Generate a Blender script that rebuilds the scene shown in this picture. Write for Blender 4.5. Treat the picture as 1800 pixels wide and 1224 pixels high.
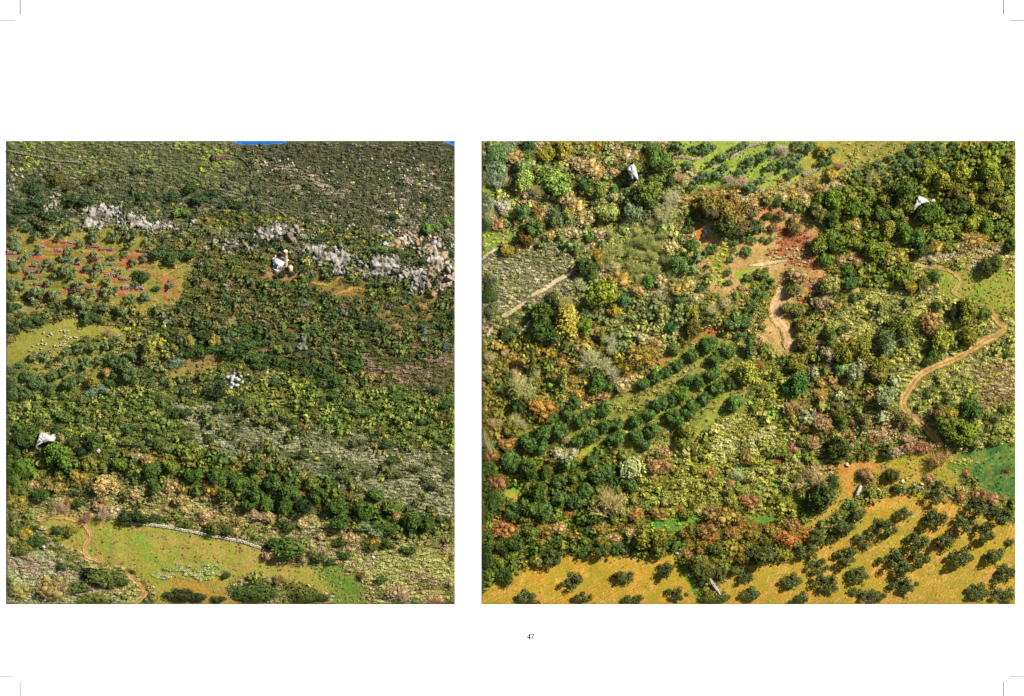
import bpy, math, random
import numpy as np
from mathutils import Vector, Matrix

for o in list(bpy.data.objects):
    bpy.data.objects.remove(o)
SC = bpy.context.scene
COL = SC.collection
random.seed(7)
RS = np.random.RandomState(11)

# ------------------------------------------------------------------ frame of the inclined sheet
S = 0.15                                   # metres per millimetre-like unit of the sheet
A = math.radians(38)                       # how far the view looks down
CA, SA = math.cos(A), math.sin(A)
EU = np.array([1.0, 0.0, 0.0])
EV = np.array([0.0, SA, CA])               # up along the slope
EN = np.array([0.0, -CA, SA])              # out of the slope

def W(x, y, n=0.0):
    u = (np.asarray(x, float) - 900.0) * S
    v = (612.0 - np.asarray(y, float)) * S
    n = np.asarray(n, float) + 0 * u
    return u[..., None] * EU + v[..., None] * EV + n[..., None] * EN

def P(w):                                   # world -> sheet x, y, n
    w = np.asarray(w, float)
    return w @ EU / S + 900.0, 612.0 - (w @ EV) / S, w @ EN

# ------------------------------------------------------------------ camera, sky, sun, exposure
cam = bpy.data.cameras.new('camera')
cam_o = bpy.data.objects.new('camera', cam)
COL.objects.link(cam_o)
DIST = 4000.0
cam_o.location = Vector(EN * DIST)
cam_o.rotation_euler = (math.radians(90) - A, 0, 0)
cam.sensor_width = 36.0
cam.lens = 36.0 * DIST / (1800 * S)
cam.clip_start = 10
cam.clip_end = 9000
SC.camera = cam_o

SUN_P = np.array([0.62, 0.42, 0.66]); SUN_P /= np.linalg.norm(SUN_P)      # towards the sun: right, up the slope, out
SUN_W = SUN_P[0] * EU + SUN_P[1] * EV + SUN_P[2] * EN
elev = math.asin(SUN_W[2]); azim = math.atan2(SUN_W[0], SUN_W[1])
sun = bpy.data.lights.new('sun', 'SUN')
sun.energy = 5.0
sun.angle = math.radians(0.5)
sun.color = (1.0, 0.955, 0.86)
sun_o = bpy.data.objects.new('sun', sun)
COL.objects.link(sun_o)
sun_o.rotation_euler = Vector(-SUN_W).to_track_quat('-Z', 'Y').to_euler()
sun_o.location = Vector(SUN_W * 300)

wd = bpy.data.worlds.new('World'); SC.world = wd; wd.use_nodes = True
nt = wd.node_tree; nt.nodes.clear()
sk = nt.nodes.new('ShaderNodeTexSky'); sk.sky_type = 'NISHITA'; sk.sun_disc = False
sk.sun_elevation = elev; sk.sun_rotation = azim
bg = nt.nodes.new('ShaderNodeBackground'); bg.inputs[1].default_value = 0.05
wo = nt.nodes.new('ShaderNodeOutputWorld')
nt.links.new(sk.outputs[0], bg.inputs[0]); nt.links.new(bg.outputs[0], wo.inputs[0])
SC.view_settings.view_transform = 'Standard'
SC.view_settings.look = 'None'
SC.view_settings.exposure = 0.35
SC.view_settings.gamma = 1.0
SC.render.engine = 'CYCLES'
SC.cycles.max_bounces = 4
SC.cycles.diffuse_bounces = 1
SC.cycles.glossy_bounces = 1
SC.cycles.transmission_bounces = 2
SC.cycles.transparent_max_bounces = 4

GAIN_GROUND = 1.30
GAIN_LEAF = 0.43
def lin(c):
    c = np.asarray(c, float) / 255.0
    return np.where(c <= 0.04045, c / 12.92, ((c + 0.055) / 1.055) ** 2.4)
def gcol(c): return np.clip(lin(c) / GAIN_GROUND, 0.004, 0.85)
def lcol(c):
    c = np.asarray(c, float); k = np.clip((c[2] / max(c[1], 1) - .4) / .3, 0, 1)
    sat = np.clip((c[0] / max(c[1], 1) - 1.2) / .5, 0, 1)            # rein in the reds
    v = lin(c) * [1.03 - .2 * sat, 1.0, 1.14 - .2 * k] / (GAIN_LEAF * (1 + .3 * sat + .35 * max(0, (c.mean() - 120) / 80)))
    if c[0] > c[1] * 1.01 and c[2] < .5 * c[0] and sat < .6: v = v * [.74, .76, .9]      # golden foliage
    if sat > .5: v = v * .84
    return np.clip(v + [0, 0, 0.002], 0.004, 0.7)

# ------------------------------------------------------------------ noise
LAT = RS.rand(256, 256)
def vnoise(x, y, ox=0):
    x = np.asarray(x, float) + ox * 17.31; y = np.asarray(y, float) + ox * 9.77
    xi = np.floor(x).astype(int); yi = np.floor(y).astype(int)
    fx = x - xi; fy = y - yi
    fx = fx * fx * (3 - 2 * fx); fy = fy * fy * (3 - 2 * fy)
    a = LAT[xi & 255, yi & 255]; b = LAT[(xi + 1) & 255, yi & 255]
    c = LAT[xi & 255, (yi + 1) & 255]; d = LAT[(xi + 1) & 255, (yi + 1) & 255]
    return a * (1 - fx) * (1 - fy) + b * fx * (1 - fy) + c * (1 - fx) * fy + d * fx * fy
def fbm(x, y, wl, octv=3, ox=0):
    s = 0; amp = 1; tot = 0
    for k in range(octv):
        s = s + amp * vnoise(np.asarray(x) / wl, np.asarray(y) / wl, ox + k * 3)
        tot += amp; amp *= 0.5; wl *= 0.5
    return s / tot

def inpoly(x, y, poly):
    x = np.asarray(x, float); y = np.asarray(y, float)
    r = np.zeros(x.shape, bool); n = len(poly)
    for i in range(n):
        x0, y0 = poly[i]; x1, y1 = poly[(i + 1) % n]
        if y0 == y1: continue
        c = ((y0 > y) != (y1 > y)) & (x < (x1 - x0) * (y - y0) / (y1 - y0) + x0)
        r ^= c
    return r
def warp(x, y, amp=5.0):
    return (x + amp * 2 * (fbm(x, y, 22, 2, 5) - 0.5) + amp * (vnoise(x / 5, y / 5, 8) - 0.5),
            y + amp * 2 * (fbm(x, y, 22, 2, 9) - 0.5) + amp * (vnoise(x / 5, y / 5, 12) - 0.5))

TL = (11.0, 248.0, 799.5, 1062.0)
TR = (847.0, 248.0, 1784.5, 1062.0)
def tile_of(x): return TL if x < 823 else TR

# the two relief blocks thin out towards their left and lower rims so that nothing shades the white sheet
def squeeze(x, y, n, tile):
    lim = np.minimum((x - tile[0]) * S / (SUN_P[0] / SUN_P[2]), (tile[3] - y) * S / (SUN_P[1] / SUN_P[2])) * 0.96 + 0.02
    lim = np.maximum(lim, 0.02)
    n = np.maximum(n, 0.0)
    return lim * (1 - np.exp(-n / lim))

def height(x, y):
    """relief above the sheet in metres"""
    x = np.asarray(x, float); y = np.asarray(y, float)
    h = 0.5 + 1.5 * fbm(x, y, 95, 3, 2) + 0.35 * fbm(x, y, 16, 2, 4)
    left = x < 823
    # limestone scarp on the left block, terraces, gully on the right block
    d = y - (395 + (x - 440) * 0.20)
    h = h + np.where(left, 1.3 / (1 + np.exp(-(x - 410) / 16.0)) / (1 + np.exp((d - 30) / 10.0)) * np.exp(-np.maximum(-d, 0) / 60), 0)
    tq = (y - 405 - 0.05 * x) / 14.0
    terr = np.exp(-(((x - 150) / 130) ** 4)) * np.exp(-(((y - 465) / 60) ** 4))
    h = h + np.where(left, terr * 0.55 * (1 - (tq - np.floor(tq)) ** 3), 0)
    gx = 1385 - (y - 430) * 0.05
    h = h - np.where(~left, 0.7 * np.exp(-((x - gx) / 45) ** 2) * np.exp(-((y - 500) / 130) ** 2), 0)
    x0 = np.where(left, TL[0], TR[0])
    rim = np.minimum(x - x0, 1062.0 - y)
    return np.maximum(h * (1 - 0.93 * np.exp(-np.maximum(rim, 0) / 42.0)), 0.05)
def hq(x, y, tile=None):
    tile = tile or tile_of(float(np.asarray(x).flat[0]))
    return squeeze(np.asarray(x, float), np.asarray(y, float), height(x, y), tile)

# ------------------------------------------------------------------ materials
def newmat(name):
    m = bpy.data.materials.new(name); m.use_nodes = True
    m.node_tree.nodes.clear()
    return m, m.node_tree.nodes, m.node_tree.links
def bedrock(x, y):
    r = 1 - np.abs(2 * fbm(x * 1.2, y * .7, 9, 3, 61) - 1) * 2
    return 0.65 * np.clip(r, -.5, 1) + 0.45 * (vnoise(x / 2.2, y / 3.5, 63) - .5)
def foliage_mat(name, trans=0.1):
    m, N, L = newmat(name)
    out = N.new('ShaderNodeOutputMaterial')
    at = N.new('ShaderNodeAttribute'); at.attribute_name = 'tone'
    oi = N.new('ShaderNodeObjectInfo')
    mul = N.new('ShaderNodeMix'); mul.data_type = 'RGBA'; mul.blend_type = 'MULTIPLY'; mul.inputs[0].default_value = 1
    L.new(at.outputs['Color'], mul.inputs[6]); L.new(oi.outputs['Color'], mul.inputs[7])
    geo = N.new('ShaderNodeNewGeometry')
    nz = N.new('ShaderNodeTexNoise'); nz.inputs['Scale'].default_value = 1.1; nz.inputs['Detail'].default_value = 2
    L.new(geo.outputs['Position'], nz.inputs['Vector'])
    mr = N.new('ShaderNodeMapRange'); mr.inputs[1].default_value = .3; mr.inputs[2].default_value = .7
    mr.inputs[3].default_value = .8; mr.inputs[4].default_value = 1.2
    L.new(nz.outputs[0], mr.inputs[0])
    sc = N.new('ShaderNodeMix'); sc.data_type = 'RGBA'; sc.blend_type = 'MULTIPLY'; sc.inputs[0].default_value = 1
    L.new(mul.outputs[2], sc.inputs[6]); L.new(mr.outputs[0], sc.inputs[7])
    df = N.new('ShaderNodeBsdfDiffuse'); tr = N.new('ShaderNodeBsdfTranslucent')
    L.new(sc.outputs[2], df.inputs[0]); L.new(sc.outputs[2], tr.inputs[0])
    mx = N.new('ShaderNodeMixShader'); mx.inputs[0].default_value = trans
    L.new(df.outputs[0], mx.inputs[1]); L.new(tr.outputs[0], mx.inputs[2])
    L.new(mx.outputs[0], out.inputs[0])
    return m
def attr_mat(name, rough=0.95, scale=3.0, lo=0.75, hi=1.25, bump=0.3, bscale=4.0, objcol=True):
    m, N, L = newmat(name)
    out = N.new('ShaderNodeOutputMaterial'); pb = N.new('ShaderNodeBsdfPrincipled')
    pb.inputs['Roughness'].default_value = rough; pb.inputs['Specular IOR Level'].default_value = 0.1
    at = N.new('ShaderNodeAttribute'); at.attribute_name = 'tone'
    geo = N.new('ShaderNodeNewGeometry')
    nz = N.new('ShaderNodeTexNoise'); nz.inputs['Scale'].default_value = scale; nz.inputs['Detail'].default_value = 4
    nz.inputs['Roughness'].default_value = 0.7
    L.new(geo.outputs['Position'], nz.inputs['Vector'])
    mr = N.new('ShaderNodeMapRange'); mr.inputs[1].default_value = .3; mr.inputs[2].default_value = .7
    mr.inputs[3].default_value = lo; mr.inputs[4].default_value = hi
    L.new(nz.outputs[0], mr.inputs[0])
    sc = N.new('ShaderNodeMix'); sc.data_type = 'RGBA'; sc.blend_type = 'MULTIPLY'; sc.inputs[0].default_value = 1
    src = at.outputs['Color']
    if objcol:
        oi = N.new('ShaderNodeObjectInfo')
        mul = N.new('ShaderNodeMix'); mul.data_type = 'RGBA'; mul.blend_type = 'MULTIPLY'; mul.inputs[0].default_value = 1
        L.new(at.outputs['Color'], mul.inputs[6]); L.new(oi.outputs['Color'], mul.inputs[7]); src = mul.outputs[2]
    L.new(src, sc.inputs[6]); L.new(mr.outputs[0], sc.inputs[7])
    L.new(sc.outputs[2], pb.inputs['Base Color'])
    bn = N.new('ShaderNodeTexNoise'); bn.inputs['Scale'].default_value = bscale; bn.inputs['Detail'].default_value = 3
    L.new(geo.outputs['Position'], bn.inputs['Vector'])
    bp = N.new('ShaderNodeBump'); bp.inputs['Strength'].default_value = bump; bp.inputs['Distance'].default_value = 0.3
    L.new(bn.outputs[0], bp.inputs['Height']); L.new(bp.outputs[0], pb.inputs['Normal'])
    L.new(pb.outputs[0], out.inputs[0])
    return m
def flat_mat(name, c, rough=0.8, noise=0.08):
    m, N, L = newmat(name)
    out = N.new('ShaderNodeOutputMaterial'); pb = N.new('ShaderNodeBsdfPrincipled')
    pb.inputs['Roughness'].default_value = rough; pb.inputs['Specular IOR Level'].default_value = 0.2
    nz = N.new('ShaderNodeTexNoise'); nz.inputs['Scale'].default_value = 2.5; nz.inputs['Detail'].default_value = 4
    geo = N.new('ShaderNodeNewGeometry'); L.new(geo.outputs['Position'], nz.inputs['Vector'])
    mx = N.new('ShaderNodeMix'); mx.data_type = 'RGBA'
    mx.inputs[6].default_value = (*[v * (1 - noise) for v in c], 1); mx.inputs[7].default_value = (*[min(1, v * (1 + noise)) for v in c], 1)
    L.new(nz.outputs[0], mx.inputs[0]); L.new(mx.outputs[2], pb.inputs['Base Color'])
    L.new(pb.outputs[0], out.inputs[0])
    return m
M_LEAF = foliage_mat('foliage')
M_TWIG = foliage_mat('bare_twigs', 0.0)
M_BARK = flat_mat('bark', (0.22, 0.18, 0.13), 0.95, 0.3)
M_PALEBARK = flat_mat('pale_bark', (0.34, 0.29, 0.21), 0.95, 0.25)
M_SOIL = attr_mat('soil', scale=2.2, lo=0.8, hi=1.22, bump=0.5, bscale=3.0, objcol=False)
M_TRACK = attr_mat('track_earth', scale=3.2, lo=0.82, hi=1.2, bump=0.4, bscale=5.0, objcol=False)
M_ROCK = attr_mat('limestone', scale=2.4, lo=0.6, hi=1.3, bump=0.9, bscale=3.5)
M_PAPER = flat_mat('white_paper', (0.93, 0.93, 0.93), 0.9, 0.002)
M_INK = flat_mat('grey_ink', (0.13, 0.13, 0.13), 0.9, 0.02)
M_INK2 = flat_mat('black_ink', (0.02, 0.02, 0.02), 0.9, 0.02)
M_WHITE = flat_mat('whitewash', (0.8, 0.79, 0.76), 0.85, 0.06)
M_BLUE = flat_mat('blue_paint', (0.2, 0.42, 0.95), 0.7, 0.1)
M_DARK = flat_mat('dark_opening', (0.02, 0.02, 0.02), 0.8, 0.1)
M_PLASTER = flat_mat('cream_plaster', (0.62, 0.5, 0.34), 0.9, 0.2)
M_BRICK = flat_mat('orange_brick', (0.6, 0.26, 0.07), 0.9, 0.25)
M_WOOL = flat_mat('wool', (0.62, 0.58, 0.48), 0.95, 0.1)
M_HEAD = flat_mat('sheep_face', (0.35, 0.3, 0.25), 0.95, 0.1)
def sea_mat():
    m, N, L = newmat('sea_water')
    out = N.new('ShaderNodeOutputMaterial'); pb = N.new('ShaderNodeBsdfPrincipled')
    pb.inputs['Base Color'].default_value = (0.006, 0.12, 0.42, 1); pb.inputs['Roughness'].default_value = 0.35
    wv = N.new('ShaderNodeTexNoise'); wv.inputs['Scale'].default_value = 6
    bp = N.new('ShaderNodeBump'); bp.inputs['Strength'].default_value = 0.2
    L.new(wv.outputs[0], bp.inputs['Height']); L.new(bp.outputs[0], pb.inputs['Normal']); L.new(pb.outputs[0], out.inputs[0])
    return m
M_SEA = sea_mat()

# ------------------------------------------------------------------ mesh helpers
def mesh_np(name, V, F, mat, tone=None, smooth=False):
    """V (n,3); F list of (k,m) int arrays of equal arity"""
    me = bpy.data.meshes.new(name)
    V = np.ascontiguousarray(V, dtype=np.float32)
    if not isinstance(F, list): F = [F]
    F = [f for f in F if len(f)]
    me.vertices.add(len(V)); me.vertices.foreach_set('co', V.ravel())
    nl = sum(f.size for f in F); npoly = sum(len(f) for f in F)
    me.loops.add(nl); me.polygons.add(npoly)
    me.loops.foreach_set('vertex_index', np.concatenate([f.ravel() for f in F]).astype(np.int32))
    tot = np.concatenate([np.full(len(f), f.shape[1]) for f in F]).astype(np.int32)
    st = np.concatenate([[0], np.cumsum(tot)[:-1]]).astype(np.int32)
    me.polygons.foreach_set('loop_start', st)
    me.polygons.foreach_set('loop_total', tot)
    if smooth: me.polygons.foreach_set('use_smooth', np.ones(npoly, bool))
    me.update(calc_edges=True)
    if tone is not None:
        tone = np.asarray(tone, np.float32)
        if tone.ndim == 1: tone = np.repeat(tone[:, None], 3, 1)
        c = np.ones((len(V), 4), np.float32); c[:, :3] = tone
        a = me.color_attributes.new('tone', 'FLOAT_COLOR', 'POINT')
        a.data.foreach_set('color', c.ravel())
    me.materials.append(mat)
    return me
def link(name, me, parent=None, kind=None, loc=None):
    o = bpy.data.objects.new(name, me); COL.objects.link(o)
    if parent is not None: o.parent = parent
    if kind: o['kind'] = kind
    if loc is not None: o.location = loc
    return o
def tag(o, label, cat, group=None):
    o['label'] = label; o['category'] = cat
    if group: o['group'] = group

def ico(sub=1):
    import bmesh
    bm = bmesh.new(); bmesh.ops.create_icosphere(bm, subdivisions=sub, radius=1)
    V = np.array([v.co[:] for v in bm.verts]); F = np.array([[v.index for v in f.verts] for f in bm.faces]); bm.free()
    return V, F
ICO1, ICO1F = ico(1); ICO2, ICO2F = ico(2); ICO3, ICO3F = ico(3)
def boxv(cx, cy, cz, sx, sy, sz):
    V = np.array([[x, y, z] for x in (-.5, .5) for y in (-.5, .5) for z in (-.5, .5)]) * [sx, sy, sz] + [cx, cy, cz]
    F = np.array([[0, 1, 3, 2], [4, 6, 7, 5], [0, 4, 5, 1], [2, 3, 7, 6], [0, 2, 6, 4], [1, 5, 7, 3]])
    return V, F
class Acc:
    def __init__(s): s.V = []; s.F3 = []; s.F4 = []; s.T = []; s.n = 0
    def add(s, V, F, tone=1.0):
        (s.F3 if F.shape[1] == 3 else s.F4).append(F + s.n); s.V.append(V)
        t = np.asarray(tone, float)
        if t.ndim == 0: t = np.full((len(V), 3), float(t))
        elif t.ndim == 1 and len(t) == 3 and len(V) != 3: t = np.repeat(t[None], len(V), 0)
        elif t.ndim == 1: t = np.repeat(t[:, None], 3, 1)
        s.T.append(t); s.n += len(V)
    def arrays(s):
        F = []
        if s.F3: F.append(np.concatenate(s.F3))
        if s.F4: F.append(np.concatenate(s.F4))
        return np.concatenate(s.V), F, np.concatenate(s.T)
    def mesh(s, name, mat, smooth=False):
        V, F, T = s.arrays(); return mesh_np(name, V, F, mat, T, smooth)
def tube(p0, p1, r0, r1, k=5):
    p0 = np.array(p0, float); p1 = np.array(p1, float); d = p1 - p0; L = np.linalg.norm(d) + 1e-9; d /= L
    a = np.cross(d, [0, 0, 1.0]);
    if np.linalg.norm(a) < 1e-3: a = np.array([1.0, 0, 0])
    a /= np.linalg.norm(a); b = np.cross(d, a)
    an = np.arange(k) * 2 * math.pi / k
    ring = np.cos(an)[:, None] * a + np.sin(an)[:, None] * b
    V = np.concatenate([p0 + ring * r0, p1 + ring * r1])
    F = np.array([[i, (i + 1) % k, k + (i + 1) % k, k + i] for i in range(k)])
    return V, F

# ------------------------------------------------------------------ plant prototypes (crown radius = 1)
def leaves(rs, pts, nrm, size, tone, jitter=0.7, aspect=1.0):
    n = len(pts)
    nr = nrm + jitter * rs.randn(n, 3); nr /= np.linalg.norm(nr, axis=1)[:, None] + 1e-9
    a = np.cross(nr, rs.randn(n, 3)); a /= np.linalg.norm(a, axis=1)[:, None] + 1e-9
    b = np.cross(nr, a)
    sz = size * (0.6 + 0.8 * rs.rand(n))[:, None]
    a = a * sz * 0.5; b = b * sz * 0.5 * aspect
    V = np.stack([pts - a - b, pts + a - b * 0.6, pts + a * 0.7 + b, pts - a * 0.8 + b * 0.8], 1).reshape(-1, 3)
    F = np.arange(n * 4).reshape(n, 4)
    return V, F, np.repeat(tone, 4)
def crown(seed, lobes=14, nleaf=620, rz=0.85, lobe_r=(0.3, 0.5), size=0.13, blade=False, zc=1.0, spread=0.66, core=True, top_light=None, jitter=0.6):
    rs = np.random.RandomState(seed)
    C = []; R = []
    while len(C) < lobes:
        p = rs.uniform(-1, 1, 3)
        if np.linalg.norm(p) > 1: continue
        p = p / (np.linalg.norm(p) + 1e-6) * spread * rs.uniform(0.45, 1.0)
        if p[2] < -0.45: continue
        C.append(p * [1, 1, rz]); R.append(rs.uniform(*lobe_r))
    C = np.array(C); R = np.array(R)
    A_ = Acc()
    n = nleaf * 2
    li = rs.randint(0, lobes, n)
    d = rs.randn(n, 3); d /= np.linalg.norm(d, axis=1)[:, None]
    pts = C[li] + d * R[li][:, None] * rs.uniform(0.78, 1.22, n)[:, None]
    dist = np.linalg.norm(pts[:, None] - C[None], axis=2) / R[None]
    ok = (dist.min(1) > 0.82)
    pts = pts[ok][:nleaf]; d = d[ok][:nleaf]; li = li[ok][:nleaf]
    lt = rs.uniform(0.75, 1.25, lobes)
    tone = lt[li] * rs.uniform(0.55, 1.45, len(pts))
    if blade:
        m = len(pts); up = d * [1, 1, 1.3] + rs.randn(m, 3) * .3 + [0, 0, .3]; up /= np.linalg.norm(up, axis=1)[:, None]
        sd = np.cross(up, rs.randn(m, 3)); sd /= np.linalg.norm(sd, axis=1)[:, None]
        L_ = size * rs.uniform(.8, 2.0, m)[:, None]; w_ = size * .28
        V = np.stack([pts - sd * w_ - up * L_ * .6, pts + sd * w_ - up * L_ * .6, pts + sd * w_ * .5 + up * L_ * .5, pts - sd * w_ * .5 + up * L_ * .5], 1).reshape(-1, 3)
        F = np.arange(m * 4).reshape(-1, 4); T = np.repeat(tone, 4)
    else: V, F, T = leaves(rs, pts, d, size, tone, jitter)
    A_.add(V + [0, 0, zc], F, T)
    if core:
        for i in range(lobes):
            Vc = ICO1 * R[i] * 0.6 * (1 + 0.25 * rs.uniform(-1, 1, (len(ICO1), 1))) + C[i] + [0, 0, zc]
            A_.add(Vc, ICO1F, lt[i] * 0.85)
    return A_
def trunk(seed, zc=1.0, r=0.07, lean=0.15, limbs=4, reach=0.6):
    rs = np.random.RandomState(seed); A_ = Acc()
    top = np.array([rs.uniform(-lean, lean), rs.uniform(-lean, lean), zc * 0.55])
    A_.add(*tube([0, 0, -0.5], top, r * 1.3, r * 0.8, 6))
    for k in range(limbs):
        an = k * 2 * math.pi / limbs + rs.uniform(-.4, .4)
        e = top + [math.cos(an) * reach * .6, math.sin(an) * reach * .6, zc * rs.uniform(.25, .5)]
        A_.add(*tube(top, e, r * 0.6, r * 0.25, 4))
    return A_
def olive(seed):
    rs = np.random.RandomState(seed)
    return crown(seed, lobes=rs.randint(12, 17), nleaf=1000, rz=0.75, lobe_r=(0.14, 0.33), size=0.09, zc=0.95, spread=0.86, core=True, jitter=0.9)
def twigs(seed, n=150, rz=1.0, flare=1.0, thick=0.016, leafn=0, leafsize=0.1, zc=1.0):
    """fan of bare branches; a dome-shaped outline"""
    rs = np.random.RandomState(seed); A_ = Acc()
    base = np.array([0, 0, 0.1])
    mains = []
    for k in range(9):
        an = rs.uniform(0, 2 * math.pi); el = rs.uniform(0.35, 1.45)
        d = np.array([math.cos(an) * math.cos(el) * flare, math.sin(an) * math.cos(el) * flare, math.sin(el) * rz])
        m = base + d * rs.uniform(0.7, 1.0)
        A_.add(*tube(base, m, thick * 2.4, thick * 1.3, 4), rs.uniform(.7, 1.1)); mains.append((base, m, d))
    tips = []
    for k in range(n):
        b, m, d = mains[rs.randint(len(mains))]
        s = b + (m - b) * rs.uniform(0.35, 1.0)
        dd = d + rs.randn(3) * 0.55; dd[2] = abs(dd[2]) * 0.8 + 0.1; dd /= np.linalg.norm(dd)
        e = s + dd * rs.uniform(0.35, 0.85)
        e[:2] = np.clip(e[:2], -1.15, 1.15)
        A_.add(*tube(s, e, thick, thick * 0.5, 3), rs.uniform(.75, 1.25))
        for q in range(3):
            s2 = s + (e - s) * rs.uniform(.4, 1); d2 = dd + rs.randn(3) * .5; d2 /= np.linalg.norm(d2)
            e2 = s2 + d2 * rs.uniform(.15, .4)
            A_.add(*tube(s2, e2, thick * .7, thick * .35, 3), rs.uniform(.8, 1.3)); tips.append(e2)
    if leafn:
        tips = np.array(tips); i = rs.randint(0, len(tips), leafn)
        pts = tips[i] * (1 - 0.25 * rs.rand(leafn, 1)) + rs.randn(leafn, 3) * .06
        dn = pts - [0, 0, .5]; dn /= np.linalg.norm(dn, axis=1)[:, None]
        V, F, T = leaves(rs, pts, dn, leafsize, rs.uniform(.6, 1.4, leafn), .8)
        A_.add(V, F, T)
    return A_
def dome(seed, rz=0.8, nleaf=560, size=0.1):
    """twiggy dome: fine upright stems over a rounded mass"""
    rs = np.random.RandomState(seed); A_ = Acc()
    Vc = ICO2 * [0.8, 0.8, 0.8 * rz] * (1 + 0.22 * (rs.rand(len(ICO2), 1) - .5)) + [0, 0, .55]
    A_.add(Vc, ICO2F, rs.uniform(.6, .95, len(ICO2)))
    an = rs.uniform(0, 2 * math.pi, nleaf); cz = rs.uniform(-.15, 1, nleaf); r = np.sqrt(1 - cz ** 2)
    lump = 1 + .14 * np.sin(an * 3 + seed) * r + .1 * np.sin(an * 7 + seed * 2)
    d = np.stack([np.cos(an) * r, np.sin(an) * r, cz], 1)
    pts = d * [.95, .95, .95 * rz] * lump[:, None] * rs.uniform(.82, 1.08, (nleaf, 1)) + [0, 0, .55]
    # slender blades following the stems
    up = d * [1, 1, 1.4] + rs.randn(nleaf, 3) * .25; up /= np.linalg.norm(up, axis=1)[:, None]
    sd = np.cross(up, rs.randn(nleaf, 3)); sd /= np.linalg.norm(sd, axis=1)[:, None]
    L_ = size * rs.uniform(.8, 1.8, nleaf)[:, None]; w_ = size * .3
    V = np.stack([pts - sd * w_ - up * L_ * .6, pts + sd * w_ - up * L_ * .6, pts + sd * w_ * .5 + up * L_ * .5, pts - sd * w_ * .5 + up * L_ * .5], 1).reshape(-1, 3)
    A_.add(V, np.arange(nleaf * 4).reshape(-1, 4), np.repeat(rs.uniform(.65, 1.45, nleaf), 4))
    return A_
def cypress(seed):
    rs = np.random.RandomState(seed); A_ = Acc(); n = 500
    z = rs.rand(n) ** 0.8; an = rs.uniform(0, 2 * math.pi, n)
    r = 0.22 * np.sqrt(np.clip(1 - ((z - .3) / .72) ** 2, 0, 1)) * (1 + .15 * rs.randn(n)) + .01
    pts = np.stack([np.cos(an) * r, np.sin(an) * r, z * 2.0], 1)
    d = np.stack([np.cos(an), np.sin(an), .5 + 0 * an], 1)
    V, F, T = leaves(rs, pts, d, .075, rs.uniform(.6, 1.4, n), .5, 2.0); A_.add(V, F, T)
    zz = [0, .15, .6, 1.2, 1.7, 1.98]; rr = [.1, .17, .19, .16, .09, .01]
    for k in range(5): A_.add(*tube([0, 0, zz[k]], [0, 0, zz[k + 1]], rr[k], rr[k + 1], 8), .7)  # core toned darker than the leaves, inner shade as colour
    return A_
def tiered(seed):
    """tall tree with layered, drooping sprays"""
    rs = np.random.RandomState(seed); A_ = Acc()
    for k in range(46):
        z = .25 + 1.9 * (k / 46.0); R_ = 0.78 * (1 - (k / 46.0) ** 1.6) + .12
        an = k * 2.4 + rs.uniform(-.3, .3)
        c = np.array([math.cos(an) * R_ * .75, math.sin(an) * R_ * .75, z])
        n = 26
        q = rs.randn(n, 3) * [.2, .2, .045] + c
        d = np.tile([math.cos(an) * .5, math.sin(an) * .5, .8], (n, 1))
        V, F, T = leaves(rs, q, d, .13, rs.uniform(.7, 1.4, n), .35, .7); A_.add(V, F, T)
    A_.add(*tube([0, 0, 0], [0, 0, 2.1], .3, .05, 7), .35)
    return A_
def willow(seed):
    rs = np.random.RandomState(seed); A_ = Acc()
    for k in range(70):
        an = rs.uniform(0, 2 * math.pi); rr = rs.uniform(.15, .95)
        x, y = math.cos(an) * rr, math.sin(an) * rr; zt = 1.75 - .55 * rr ** 2 + rs.uniform(-.1, .1); L_ = rs.uniform(.5, 1.1)
        n = 14; t = np.linspace(0, 1, n)
        q = np.stack([x + x * .15 * t + rs.randn(n) * .03, y + y * .15 * t + rs.randn(n) * .03, zt - L_ * t], 1)
        V, F, T = leaves(rs, q, np.tile([x, y, .5], (n, 1)), .085, rs.uniform(.6, 1.45, n), .4, 1.7); A_.add(V, F, T)
    Vc = ICO2 * [.7, .7, .6] + [0, 0, 1.05]; A_.add(Vc, ICO2F, .55)  # inner mass toned darker than the sprays, shade put into the colour
    return A_

PROTO = {}
def proto(kind, seeds, fn, mat, zc):
    PROTO[kind] = dict(acc=[fn(s) for s in seeds], mat=mat, zc=zc)
proto('tree', range(100, 108), lambda s: crown(s, lobes=24, nleaf=1500, rz=.9, lobe_r=(.2, .4), size=.088, spread=.74, zc=1.0), M_LEAF, 1.0)
proto('bush', range(200, 208), lambda s: crown(s, lobes=20, nleaf=1100, rz=.62, lobe_r=(.2, .42), size=.1, zc=.45, spread=.76), M_LEAF, .45)
proto('olive', range(300, 308), olive, M_LEAF, .95)
proto('dome', range(400, 408), lambda s: crown(s, lobes=15, nleaf=1500, rz=.72, lobe_r=(.22, .5), size=.075, zc=.55, spread=.68, blade=True), M_TWIG, .55)
proto('bare', range(500, 505), lambda s: twigs(s, 230, leafn=420, leafsize=.05, thick=.011), M_TWIG, .85)
proto('peach', range(520, 523), lambda s: twigs(s, 90, thick=.014, leafn=1500, leafsize=.085), M_LEAF, .85)
proto('cypress', range(600, 602), cypress, M_LEAF, 1.0)
proto('tiered', [700], tiered, M_LEAF, 1.1)
proto('willow', [710], willow, M_LEAF, 1.0)
PROTO['euph'] = dict(acc=[crown(s, lobes=6, nleaf=70, rz=.7, lobe_r=(.35, .5), size=.3, zc=.4, spread=.5) for s in range(800, 804)], mat=M_LEAF, zc=.4)
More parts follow.
